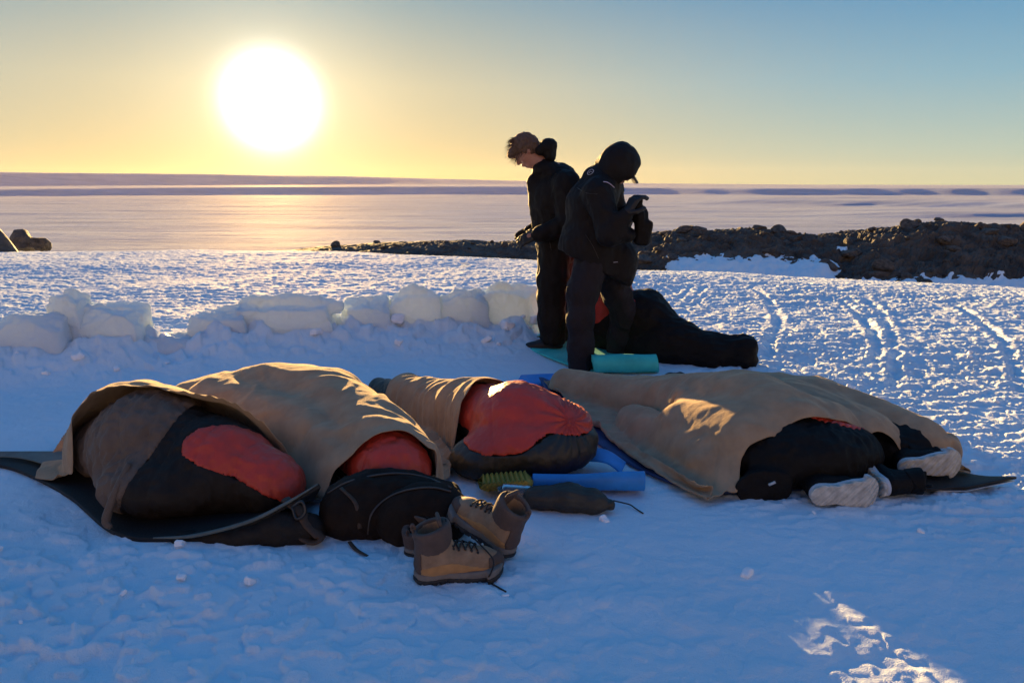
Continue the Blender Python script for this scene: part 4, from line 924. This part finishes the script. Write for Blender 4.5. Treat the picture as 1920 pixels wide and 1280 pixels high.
    tube('draw_cord', [Vector(p)-o.location for p in (G(1052, 945, .03), G(1044, 952, .02), G(1034, 957, .006))], .002, M['cord'], o, 6, 6)
    # bottle beside it
    m, n, l, b = new_mat('bottle_plastic'); b.inputs['Base Color'].default_value = (.16, .17, .17, 1); b.inputs['Roughness'].default_value = .25; b.inputs['Transmission Weight'].default_value = .6
    t = thing('water_bottle', 'clear grey water bottle lying between the yellow mat and the blue mat', 'bottle', (.03, 2.985, .04)); 
    tube('bottle_body', [(-.07, 0, .015), (-.06, 0, .015), (.03, 0, .01), (.055, 0, .01), (.07, 0, .01)], [.030, .036, .036, .030, .02], m, t, 16, 5)
    tube('cap', [(.07, 0, .01), (.095, 0, .01)], .022, M['plastic'], t, 14, 2)
    # glove and dark items behind the blankets
    for (px, py, Y, r, lab, nm, mt) in ((1265, 708, 5.02, (.085, .06, .035), 'dark mitten lying on the snow behind the right blanket', 'mitten', M['brownny']), (1062, 712, 4.95, (.10, .07, .05), 'dark hat lying at the foot of the right blanket on the blue mat', 'hat', M['brownny'])):
        c = D(px, py, Y); s = SDF(c-.16, c+.16, .008); s.ell(c, r, (0, 6, 12)); s.ell(c+np.array([.04, .0, .0]), (r[0]*.55, r[1]*.8, r[2]*1.15), k=.02); s.cap(c+np.array([-.02, -.02, 0]), c+np.array([-.075, -.05, -.01]), .02, .014, .02)
        o = s.mesh(nm, mt, None, lambda V, N: .006*fb3(V*18, 2, 5), 1, origin=c); o.location = c; tag(o, lab, nm)
# ------------------------------------------------------------------ people
M['skin'] = mat('skin', (.36, .17, .11), .55, .1, 14, .0008, 200)
M['hair'] = mat('hair', (.085, .045, .024), .6, .3, 40, .003, 160, sheen=.5, stint=(1, .6, .35))
M['jkt'] = mat('dark_jacket', (.0065, .0048, .004), .7, .2, 6, .0012, 180, spec=.22, stint=(1, .75, .5), bump2=.006, b2scale=16)
M['jkt2'] = mat('dark_parka', (.007, .006, .0068), .7, .2, 6, .0012, 180, spec=.22, stint=(1, .8, .6), bump2=.006, b2scale=16)
M['trs'] = mat('grey_trousers', (.016, .014, .018), .75, .15, 8, .0012, 180, spec=.2, bump2=.004, b2scale=14)
M['glove'] = mat('glove', (.007, .006, .006), .6, .2, 20, .001, 160)
M['print'] = mat('reflective_print', (.55, .55, .62), .5, .1)
M['printv'] = mat('violet_print', (.7, .65, .95), .5, .1)
M['redcloth'] = mat('red_jacket', (.42, .03, .02), .6, .12, 9, .001, 160, bump2=.006, b2scale=18)
def cloth_wr(seed, amp=.006, f=9, zs=.55):
    def g(V, N):
        q = V*np.array([f, f, f*zs]); a = 1-2*np.abs(n3(q, seed)); b = 1-2*np.abs(n3(q*2.1+3, seed+1))
        return amp*(a+.5*b)+.011*fb3(V*4.2, 2, seed+2)
    return g
def head(s, c, fwd, up, k=.015, big=1.):
    """adds a head with face to the field; c = head centre, fwd = facing, up = crown"""
    f = Vector(fwd).normalized(); u = Vector(up); u = (u-f*u.dot(f)).normalized(); l = u.cross(f)
    R = np.array(Matrix((f, l, u)).transposed())
    W = lambda x, y, z: np.array(c)+R@np.array((x, y, z))*big
    s.ell(W(-.012, 0, .025), (.098*big, .076*big, .092*big), R, k); s.ell(W(.018, 0, -.035), (.070*big, .060*big, .078*big), R, .03)
    s.ell(W(.055, 0, -.088), (.028*big, .030*big, .022*big), R, .025)                 # chin
    s.cap(W(.086, 0, .012), W(.108, 0, -.026), .011*big, .015*big, .012)               # nose
    s.ell(W(.100, 0, -.030), (.014*big, .018*big, .010*big), R, .008)
    s.ell(W(.080, 0, .026), (.018*big, .055*big, .012*big), R, .012)                   # brow
    for q in (-1, 1):
        s.ell(W(.094, q*.032, .004), (.014*big, .016*big, .011*big), R, .008, 's')    # eye socket
        s.ell(W(.080, q*.032, .004), (.012*big, .013*big, .011*big), R, .003)          # eyeball
        s.ell(W(-.005, q*.076, -.006), (.018*big, .010*big, .032*big), R, .006)        # ear
        s.ell(W(.058, q*.040, -.032), (.026*big, .020*big, .020*big), R, .02)          # cheek
    s.ell(W(.092, 0, -.056), (.012*big, .026*big, .007*big), R, .006); s.ell(W(.088, 0, -.068), (.012*big, .022*big, .007*big), R, .006)
    return W, R
def hand(name, wrist, d, palm, mt, parent, O, curl=.6, scale=1., side=1):
    """palm with four bent fingers and a thumb; d = direction of the fingers, palm = palm normal"""
    d = np.array(Vector(d).normalized()); p = np.array((Vector(palm)-Vector(d)*Vector(palm).dot(Vector(d))).normalized()); l = np.cross(p, d)*side
    w = np.array(wrist); s = SDF(w-.2*scale, w+.2*scale, .0048)
    k = scale; W = lambda a, b, c: w+(d*a+l*b+p*c)*k
    s.cap(W(-.03, 0, 0), W(.01, 0, 0), .030*k, .030*k, .01)
    for b in (-.028, -.009, .010, .028): s.cap(W(.015, b*.7, 0), W(.085, b, 0), .017*k, .015*k, .012)
    for b, L in ((-.031, .062), (-.0105, .074), (.0105, .080), (.031, .070)):
        a0 = W(.088, b, .0); dr = d; pos = a0; r = .0115*k
        for j, fr in enumerate((.45, .32, .23)):
            an = curl*(.6+.55*j); dr = d*math.cos(an)+p*math.sin(an); nx = pos+dr*L*fr*1.1*k; s.cap(pos, nx, r, r*.93, .004); pos = nx; r *= .93
    t0 = W(.012, .030, .005); t1 = t0+(d*.5+l*.75+p*.35)*.034*k; t2 = t1+(d*.8+l*.2+p*.65)*.030*k; t3 = t2+(d*.75-l*.15+p*.75)*.024*k
    s.chain([t0, t1, t2, t3], [.016*k, .014*k, .0125*k, .011*k], .006)
    return s.mesh(name, mt, parent, None, 1, origin=O)
def strands(name, cpts, mt, parent, r=.0016):
    """loose tufts of hair, thin tapered tubes merged in one mesh"""
    V = []; F = []
    for P in cpts:
        P = np.array(P); n = len(P); b0 = len(V); T = np.gradient(P, axis=0)
        for i in range(n):
            a = np.cross(T[i], (0, 0, 1.)); a /= np.linalg.norm(a)+1e-9; b = np.cross(a, T[i]); b /= np.linalg.norm(b)+1e-9; rr = r*(1-.85*i/(n-1))
            for q in range(3): V.append(P[i]+rr*(a*math.cos(q*2.09)+b*math.sin(q*2.09)))
        for i in range(n-1):
            for q in range(3): F.append((b0+i*3+q, b0+i*3+(q+1) % 3, b0+i*3+3+(q+1) % 3, b0+i*3+3+q))
    return link(name, mesh_np(name, V, F), mt, parent)
def build_man():
    t = thing('person', 'person with tousled brown hair and dark jacket looking down by the snow wall', 'person', (.33, 6.04, 0)); O = np.array(t.location)
    Y = 6.04
    hipc, kn, kf = D(1046, 452, Y), D(1034, 556, 5.93), D(1046, 552, 6.15); an, af = D(1036, 640, 5.92), D(1050, 632, 6.17)
    hn, hf = D(1042, 462, 5.95), D(1050, 460, 6.14); waist, chest, shc = D(1048, 425, Y), D(1042, 372, Y), D(1046, 338, Y)
    sn, sf = D(1062, 345, 5.84), D(1055, 340, 6.24); en, ef = D(1066, 420, 5.80), D(1050, 415, 6.28); wn, wf = D(1010, 440, 5.80), D(1004, 432, 6.2)
    neck, hc = D(1010, 305, Y), D(986, 284, Y-.01)
    fwd = Vector((-.72, -.10, -.70)); up = Vector((-.62, 0, .74))
    def limbs(s, g):
        s.chain([hn, kn, an], [.095+g, .062+g, .045+g]); s.chain([hf, kf, af], [.095+g, .062+g, .045+g])
    s = SDF(O+np.array([-.5, -.42, -.0]), O+np.array([.35, .42, 1.85]), .0095)
    limbs(s, 0); s.chain([hipc, waist, chest, shc, neck, hc], [.14, .13, .15, .12, .060, .055], .05)
    s.chain([sn, en, wn], [.06, .045, .033]); s.chain([sf, ef, wf], [.06, .045, .033]); s.cap(sn, sf, .07)
    W, R = head(s, hc, fwd, up)
    for a, b in ((wn, (-1, 0, -.2)), (wf, (-1, 0, -.2))): s.cap(a, a+np.array(b)*.07, .03, .028)
    for a in (an, af): s.cap(a+np.array([0, 0, -.03]), a+np.array([-.15, 0, -.05]), .04, .035)
    body = s.mesh('body', M['skin'], t, None, 1, origin=O)
    # trousers
    s = SDF(O+np.array([-.35, -.36, -.0]), O+np.array([.38, .36, 1.1]), .009)
    s.chain([hn, D(1036, 520, 5.93), kn, D(1036, 600, 5.92), an+np.array([.0, 0, .02])], [.125, .115, .10, .10, .095], .04); s.chain([hf, kf, D(1044, 596, 6.16), af+np.array([0, 0, .03])], [.13, .105, .10, .095], .04); s.ell(hipc, (.165, .19, .15), k=.05)
    s.half((0, 0, .075), (0, 0, -1))
    s.mesh('trousers', M['jkt'], t, cloth_wr(301, .011, 9, .6), 1, origin=O)
    # jacket
    s = SDF(O+np.array([-.45, -.45, .55]), O+np.array([.42, .45, 1.75]), .009)
    s.chain([hipc+np.array([0, 0, -.04]), waist, chest, shc], [.168, .168, .175, .13], .06); s.ell(chest+np.array([.0, 0, .0]), (.185, .20, .19), k=.05)
    s.cap(sn, sf, .098, k=.05); s.chain([sn, en, wn], [.098, .085, .062], .035); s.chain([sf, ef, wf], [.095, .085, .062], .035)
    s.ell(D(1022, 318, Y), (.10, .115, .085), (0, 25, 0), k=.04)                        # stand-up collar
    s.cap(D(1000, 340, Y-.02), D(1006, 420, Y-.02), .045, .035, .05)
    s.half(D(1045, 492, Y), (-.05, 0, -1))
    R2 = np.array(Matrix((fwd.normalized(), (0, 1, 0), (0, 0, 1))).transposed())
    s.ell(W(.035, 0, -.03), (.092, .080, .098), R, .012, 's'); s.ell(W(-.01, 0, .03), (.104, .084, .10), R, .012, 's')
    s.mesh('jacket', M['jkt'], t, cloth_wr(311, .0075, 12, .6), 1, origin=O); jk = t.children[-1]
    s = SDF(D(1020, 285, Y)-.25, D(1020, 285, Y)+.25, .008)
    s.ell(D(1026, 275, Y), (.062, .10, .055), (0, 10, 0)); s.cap(D(1012, 282, Y-.06), D(1034, 272, Y-.03), .035, .045, .03); s.cap(D(1012, 282, Y+.06), D(1034, 272, Y+.03), .035, .045, .03); s.ell(D(1030, 290, Y), (.05, .10, .06), k=.03)
    s.ell(W(-.01, 0, .02), (.100, .080, .10), R, .012, 's')
    s.mesh('hood', M['jkt'], t, cloth_wr(317, .008, 12, .8), 1, origin=O)
    # hair
    s = SDF(hc-.22, hc+.22, .0062)
    s.ell(W(-.018, 0, .036), (.108, .086, .100), R, .01); s.ell(W(.075, 0, .062), (.055, .062, .032), R, .03); s.ell(W(-.06, 0, -.01), (.060, .074, .075), R, .03)
    s.ell(W(.075, 0, -.045), (.085, .10, .075), R, .012, 's')
    s.mesh('hair', M['hair'], t, lambda V, N: .007*(1-2*np.abs(n3(V*np.array([60, 60, 22]), 5)))+.006*fb3(V*30, 2, 6), 0, origin=O)
    rr = random.Random(3); cp = []
    for i in range(420):
        a = rr.uniform(-1.3, 1.3); b = rr.uniform(-.5, 1.5)
        x = .105*math.cos(b)*math.cos(a)-.015; y = .085*math.cos(b)*math.sin(a) if rr.random() < .7 else rr.uniform(-.08, .08); z = .035+.098*math.sin(b)
        P0 = np.array((x*.97, y*.97, z)); n = P0-np.array((-.015, 0, .03)); n /= np.linalg.norm(n)+1e-6; L = rr.uniform(.02, .06)
        dr = n*.55+np.array((rr.uniform(.0, .9), rr.uniform(-.4, .4), rr.uniform(-.3, .35))); g = np.array((.5, 0, -.2))
        cp.append([W(*(P0+dr*L*q+g*L*q*q*.7))-O for q in (0, .3, .6, 1.)])
    strands('hair_strands', cp, M['hair'], t, .0018)
    # gloves, boots
    hand('glove', D(1006, 441, 5.79), (-1, .1, -.35), (.2, .9, -.5), M['glove'], t, O, .75, 1.12, 1); hand('glove', wf, (-1, 0, -.3), (0, -.8, -.4), M['glove'], t, O, .6, 1.12, -1)
    tube('glove_cord', [D(988, 436, 5.76)-O, D(980, 440, 5.76)-O, D(976, 447, 5.76)-O, D(977, 452, 5.76)-O], .003, M['cord'], t); tube('cord_lock', [D(977, 446, 5.76)-O, D(976, 452, 5.76)-O], .008, M['cord'], t)
    for nm, a in (('boot', an), ('boot', af)):
        s = SDF(np.array([a[0]-.3, a[1]-.12, -.01]), np.array([a[0]+.16, a[1]+.12, .22]), .0075)
        s.cap((a[0], a[1], .14), (a[0]+.01, a[1], .07), .062, .058); s.chain([(a[0]+.035, a[1], .058), (a[0]-.08, a[1], .058), (a[0]-.185, a[1]-.005, .046)], [.050, .05, .042], .03); s.half((0, 0, .022), (0, 0, -1))
        b = s.mesh('boot', M['glove'], t, None, 1, origin=O)
        s = SDF(np.array([a[0]-.3, a[1]-.12, -.01]), np.array([a[0]+.16, a[1]+.12, .1]), .0075); s.chain([(a[0]+.04, a[1], .02), (a[0]-.19, a[1], .02)], [.055, .052], 0, flat=.5); s.mesh('sole', M['outsole'], b, None, 1, origin=O)
    bpy.context.view_layer.update()
    surf_tube('front_zip', [jk], [(1003, 345), (1006, 380), (1009, 420), (1012, 455)], .004, M['plastic'], t, off=.002, flat=.6)
    surf_tube('pocket_zip', [jk], [(1024, 436), (1030, 452), (1034, 470)], .004, M['plastic'], t, off=.002, flat=.6)
    # prints: chest emblem with two lines, sleeve lettering
    for P in ([(1015, 331), (1028, 331)], [(1014, 336), (1029, 336)], [(1018, 328), (1021, 322), (1024, 328)], [(1013, 341), (1029, 340)]): surf_tube('chest_print', [jk], P, .0025, M['print'], t, off=.002, flat=.6)
    surf_tube('sleeve_print', [jk], [(1067, 331), (1074, 325), (1082, 318)], .006, M['print'], t, off=.001, flat=.4)
def build_woman():
    t = thing('person', 'person in a dark hooded parka and grey trousers, bending over a long black stuff sack', 'person', (.66, 5.45, 0)); O = np.array(t.location)
    Y = 5.45
    hipc, waist, chest, shc = D(1120, 488, Y), D(1110, 440, Y), D(1108, 385, Y), D(1124, 343, Y)
    hn, hf = D(1108, 500, 5.36), D(1140, 500, 5.56); kn, kf = D(1090, 596, 5.29), D(1170, 590, 5.68); an, af = D(1089, 682, 5.27), D(1160, 656, 5.78)
    sn, sf = D(1122, 362, 5.27), D(1140, 352, 5.64); en, ef = D(1142, 438, 5.17), D(1160, 425, 5.60); wn, wf = D(1172, 404, 5.14), D(1174, 400, 5.40)
    neck, hc = D(1142, 330, Y), D(1160, 314, Y)
    fwd = Vector((.80, .05, -.62)); up = Vector((.6, 0, .8))
    s = SDF(O+np.array([-.45, -.5, -.02]), O+np.array([.55, .5, 1.75]), .0105)
    s.chain([hn, kn, an], [.09, .06, .042]); s.chain([hf, kf, af], [.09, .06, .042]); s.chain([hipc, waist, chest, shc, neck, hc], [.14, .12, .13, .11, .055, .05], .05)
    s.chain([sn, en, wn], [.05, .042, .03]); s.chain([sf, ef, wf], [.05, .042, .03]); s.cap(sn, sf, .06)
    for a in (an, af): s.cap(a+np.array([0, 0, -.02]), a+np.array([.14, .02, -.04]), .038, .034)
    W, R = head(s, hc, fwd, up, big=.97)
    s.mesh('body', M['skin'], t, None, 1, origin=O)
    s = SDF(O+np.array([-.4, -.42, -.02]), O+np.array([.45, .55, 1.0]), .0095)
    s.chain([hn, D(1092, 550, 5.32), kn, D(1090, 650, 5.27), an+np.array([0, 0, -.02])], [.115, .102, .09, .084, .082], .04); s.chain([hf, D(1156, 550, 5.62), kf, D(1164, 630, 5.75), af], [.115, .105, .092, .086, .084], .04); s.ell(hipc, (.155, .16, .14), k=.05)
    s.half((0, 0, .02), (0, 0, -1)); tr = s.mesh('trousers', M['trs'], t, cloth_wr(401, .010, 9, .6), 1, origin=O)
    s = SDF(O+np.array([-.5, -.5, .45]), O+np.array([.6, .5, 1.6]), .0095)
    s.chain([D(1118, 500, Y), waist, chest, shc], [.19, .170, .165, .13], .05); s.ell(D(1106, 462, Y), (.225, .19, .23), (0, -10, 0), k=.04); s.ell(D(1158, 498, Y), (.14, .15, .20), k=.04)
    s.cap(sn, sf, .10, k=.06); s.chain([sn, en, wn], [.095, .082, .055], .03); s.chain([sf, ef, wf], [.09, .08, .055], .03); s.ell(D(1168, 440, 5.2), (.09, .08, .05), k=.04)
    s.half(D(1055, 470, Y), (-.52, 0, -1.)); 
    jk = s.mesh('parka', M['jkt2'], t, cloth_wr(411, .0075, 12, .6), 1, origin=O)
    # hood with a visor
    s = SDF(hc-.32, hc+.32, .009)
    s.ell(D(1160, 309, Y), (.140, .13, .152), (0, 28, 0)); s.ell(D(1138, 326, Y), (.095, .125, .11), (0, 30, 0), k=.06); s.ell(D(1180, 322, Y), (.055, .105, .09), (0, 20, 0), k=.04)
    s.ell(W(.085, 0, -.02), (.10, .085, .115), R, .02, 's'); s.half(D(1150, 358, Y), (-.10, 0, -1), .02)
    s.mesh('hood', M['jkt2'], t, cloth_wr(421, .007, 9, .8), 1, origin=O)
    c = D(1186, 332, Y); s = SDF(c-.2, c+.2, .0065); s.box(c, (.055, .085, .008), (0, 58, 0), rad=.007); s.ell(D(1196, 345, Y), (.16, .2, .16), mode='i', k=.01); s.mesh('visor', mat('visor', (.10, .11, .095), .4), t, None, 1, origin=O)
    hand('glove', D(1175, 400, 5.13), (.45, .1, .85), (.80, .45, -.3), M['glove'], t, O, .95, 1.15, 1); hand('glove', D(1176, 398, 5.36), (.45, -.2, .85), (.8, -.6, -.3), M['glove'], t, O, .9, 1.15, -1)
    for a, lab in ((an, 'boot'), (af, 'boot')):
        s = SDF(np.array([a[0]-.16, a[1]-.14, -.01]), np.array([a[0]+.3, a[1]+.16, .2]), .0075)
        s.cap((a[0], a[1], .12), (a[0], a[1], .06), .055, .052); s.chain([(a[0]-.03, a[1], .05), (a[0]+.07, a[1]+.02, .05), (a[0]+.15, a[1]+.04, .04)], [.046, .046, .038], .03); s.half((0, 0, .012), (0, 0, -1)); s.mesh('boot', M['glove'], t, None, 1, origin=O)
    bpy.context.view_layer.update()
    surf_tube('shoulder_print', [jk], [(1102, 326), (1104, 321), (1110, 318), (1113, 321), (1110, 326), (1104, 328), (1102, 326)], .0025, M['print'], t, off=.003, flat=.6)
    surf_tube('shoulder_print', [jk], [(1105, 325), (1107, 322), (1110, 323)], .002, M['print'], t, off=.003, flat=.6)
    surf_tube('sleeve_print', [jk], [(1131, 341), (1138, 342), (1146, 347), (1151, 352)], .006, M['printv'], t, off=.001, flat=.4)
    surf_tube('hem_print', [jk], [(1150, 492), (1158, 491)], .004, M['print'], t, off=.001, flat=.5)
    surf_tube('hem_cord', [jk], [(1062, 470), (1090, 492), (1125, 515), (1165, 532)], .004, M['cord'], t, off=.001)
    surf_tube('pocket_zip', [jk], [(1098, 440), (1112, 462), (1122, 485)], .004, M['plastic'], t, off=.002, flat=.6)
    surf_tube('yoke_seam', [jk], [(1082, 352), (1100, 362), (1120, 364)], .003, M['plastic'], t, off=.001, flat=.6)
    # the sack in the hands
    c = D(1202, 418, 5.22); s = SDF(c-.3, c+.3, .008)
    s.chain([D(1192, 384, 5.22), D(1199, 402, 5.22), D(1205, 432, 5.22), D(1206, 446, 5.22)], [.038, .050, .050, .045], .03); s.box(D(1205, 436, 5.22), (.050, .05, .085), (0, 8, 0), rad=.02, k=.02)
    s.box(D(1193, 378, 5.22), (.04, .04, .022), (0, 8, 0), rad=.01, k=.01)
    o = s.mesh('stuff_sack', M['blackny'], None, lambda V, N: .006*fb3(V*14, 2, 81)+.004*(1-2*np.abs(n3(V*np.array([30, 30, 8]), 82))), 1, origin=c); o.location = c; tag(o, 'long black stuff sack held up by the hooded person', 'stuff sack')
def build_sitter():
    t = thing('person', 'person in red sitting inside a black sleeping bag behind the hooded person', 'person', (.85, 6.0, 0)); O = np.array(t.location)
    hip, ch, sh, hc = (.82, 6.0, .20), (.78, 6.0, .45), (.76, 5.98, .60), (.80, 5.96, .80)
    s = SDF(O+np.array([-.5, -.5, -.02]), O+np.array([.7, .45, 1.05]), .012)
    s.chain([hip, ch, sh, (.78, 5.97, .70), hc], [.15, .15, .12, .055, .05], .05); s.chain([hip, (1.05, 5.80, .38), (1.3, 5.6, .12)], [.1, .07, .05])
    s.chain([(.74, 5.8, .56), (.86, 5.72, .40), (1.02, 5.72, .42)], [.05, .04, .035]); s.chain([(.74, 6.16, .56), (.88, 6.1, .42), (1.04, 5.98, .42)], [.05, .04, .035])
    head(s, hc, (.9, -.1, -.4), (.3, 0, 1), big=.97); s.mesh('body', M['skin'], t, None, 1, origin=O)
    s = SDF(O+np.array([-.45, -.45, .0]), O+np.array([.5, .45, .85]), .011)
    s.chain([(.82, 6., .25), ch, sh], [.17, .18, .13], .06); s.cap((.74, 5.82, .57), (.74, 6.16, .57), .09, k=.05); s.chain([(.74, 5.8, .56), (.87, 5.70, .40), (1.0, 5.72, .42)], [.085, .075, .06]); s.chain([(.74, 6.16, .56), (.88, 6.1, .42), (1.02, 5.98, .42)], [.085, .075, .06])
    s.mesh('jacket', M['redcloth'], t, cloth_wr(501, .010, 8), 1, origin=O)
    s = SDF(np.array(hc)-.22, np.array(hc)+.22, .009); s.ell(hc, (.125, .115, .13)); s.ell((.91, 5.95, .78), (.10, .085, .11), mode='s', k=.02); s.mesh('hood', M['redcloth'], t, None, 1, origin=O)
    b = thing('sleeping_bag', 'black sleeping bag worn by the seated person, its blunt foot end lying to the right', 'sleeping bag', (1.2, 5.6, 0)); O = np.array(b.location)
    def c(px, py, Y, dz=0): p = D(px, py, Y); p[2] += dz; return p
    P = [((.84, 6.0, .17), (1.02, 5.80, .32), .20, .20), ((1.02, 5.80, .32), (1.28, 5.58, .16), .20, .145), ((1.28, 5.58, .16), (1.52, 5.47, .11), .145, .108), ((1.52, 5.47, .11), (1.72, 5.42, .115), .108, .115), ((.84, 6.0, .17), (1.1, 5.6, .10), .19, .12), ((1.1, 5.6, .10), (1.5, 5.44, .08), .12, .09)]
    s = bag_sdf(P, .010, k=.08, extra=[((1.74, 5.42, .11), (.085, .12, .115))]); s.half((1.815, 5.42, 0), (1, -.1, .05), .03); s.half((0, 0, .003), (0, 0, -1), .01)
    def dz(V, N):
        e = V-np.array((1.70, 5.3, .18)); return .012*fb3(V*5, 2, 91)+.009*(1-2*np.abs(n3(V*np.array([6, 14, 14]), 92)))*sst(.9, 1.3, V[:, 0])+.006*(1-2*np.abs(n3(V*12, 94)))
    s.mesh('shell', M['blackny'], b, dz, 1, origin=O)
    tube('draw_cord', [c(1070, 580, 5.75)-O, c(1068, 592, 5.75)-O, c(1071, 604, 5.75)-O, c(1069, 616, 5.75)-O, c(1072, 626, 5.75)-O], .004, M['yellowfoam'], b)
# ------------------------------------------------------------------ haze over the glacier
def build_haze():
    import bmesh
    bm = bmesh.new(); bmesh.ops.create_cube(bm, size=1)
    me = bpy.data.meshes.new('haze'); bm.to_mesh(me); bm.free()
    m = bpy.data.materials.new('haze_mat'); m.use_nodes = True; n = m.node_tree.nodes; n.remove(n['Principled BSDF'])
    v = n.new('ShaderNodeVolumePrincipled'); v.inputs['Color'].default_value = (1, .86, .62, 1); v.inputs['Density'].default_value = HAZE_D; v.inputs['Anisotropy'].default_value = .5
    m.node_tree.links.new(v.outputs[0], n['Material Output'].inputs['Volume'])
    o = link('haze', me, m); o.scale = (10600, 10600, 190); o.location = (0, 0, 10); tag(o, kind='stuff')
HAZE_D = 1e-5
# ------------------------------------------------------------------ build
import time as _t
_t0 = _t.time()
def run(f):
    a = _t.time(); f(); print('built', f.__name__, round(_t.time()-a, 1))
FAST = False
for f in (build_ground, build_wall, build_rocks, build_bags, build_blankets, build_mats, build_boots, build_gear, build_man, build_woman, build_sitter, build_haze):
    run(f)
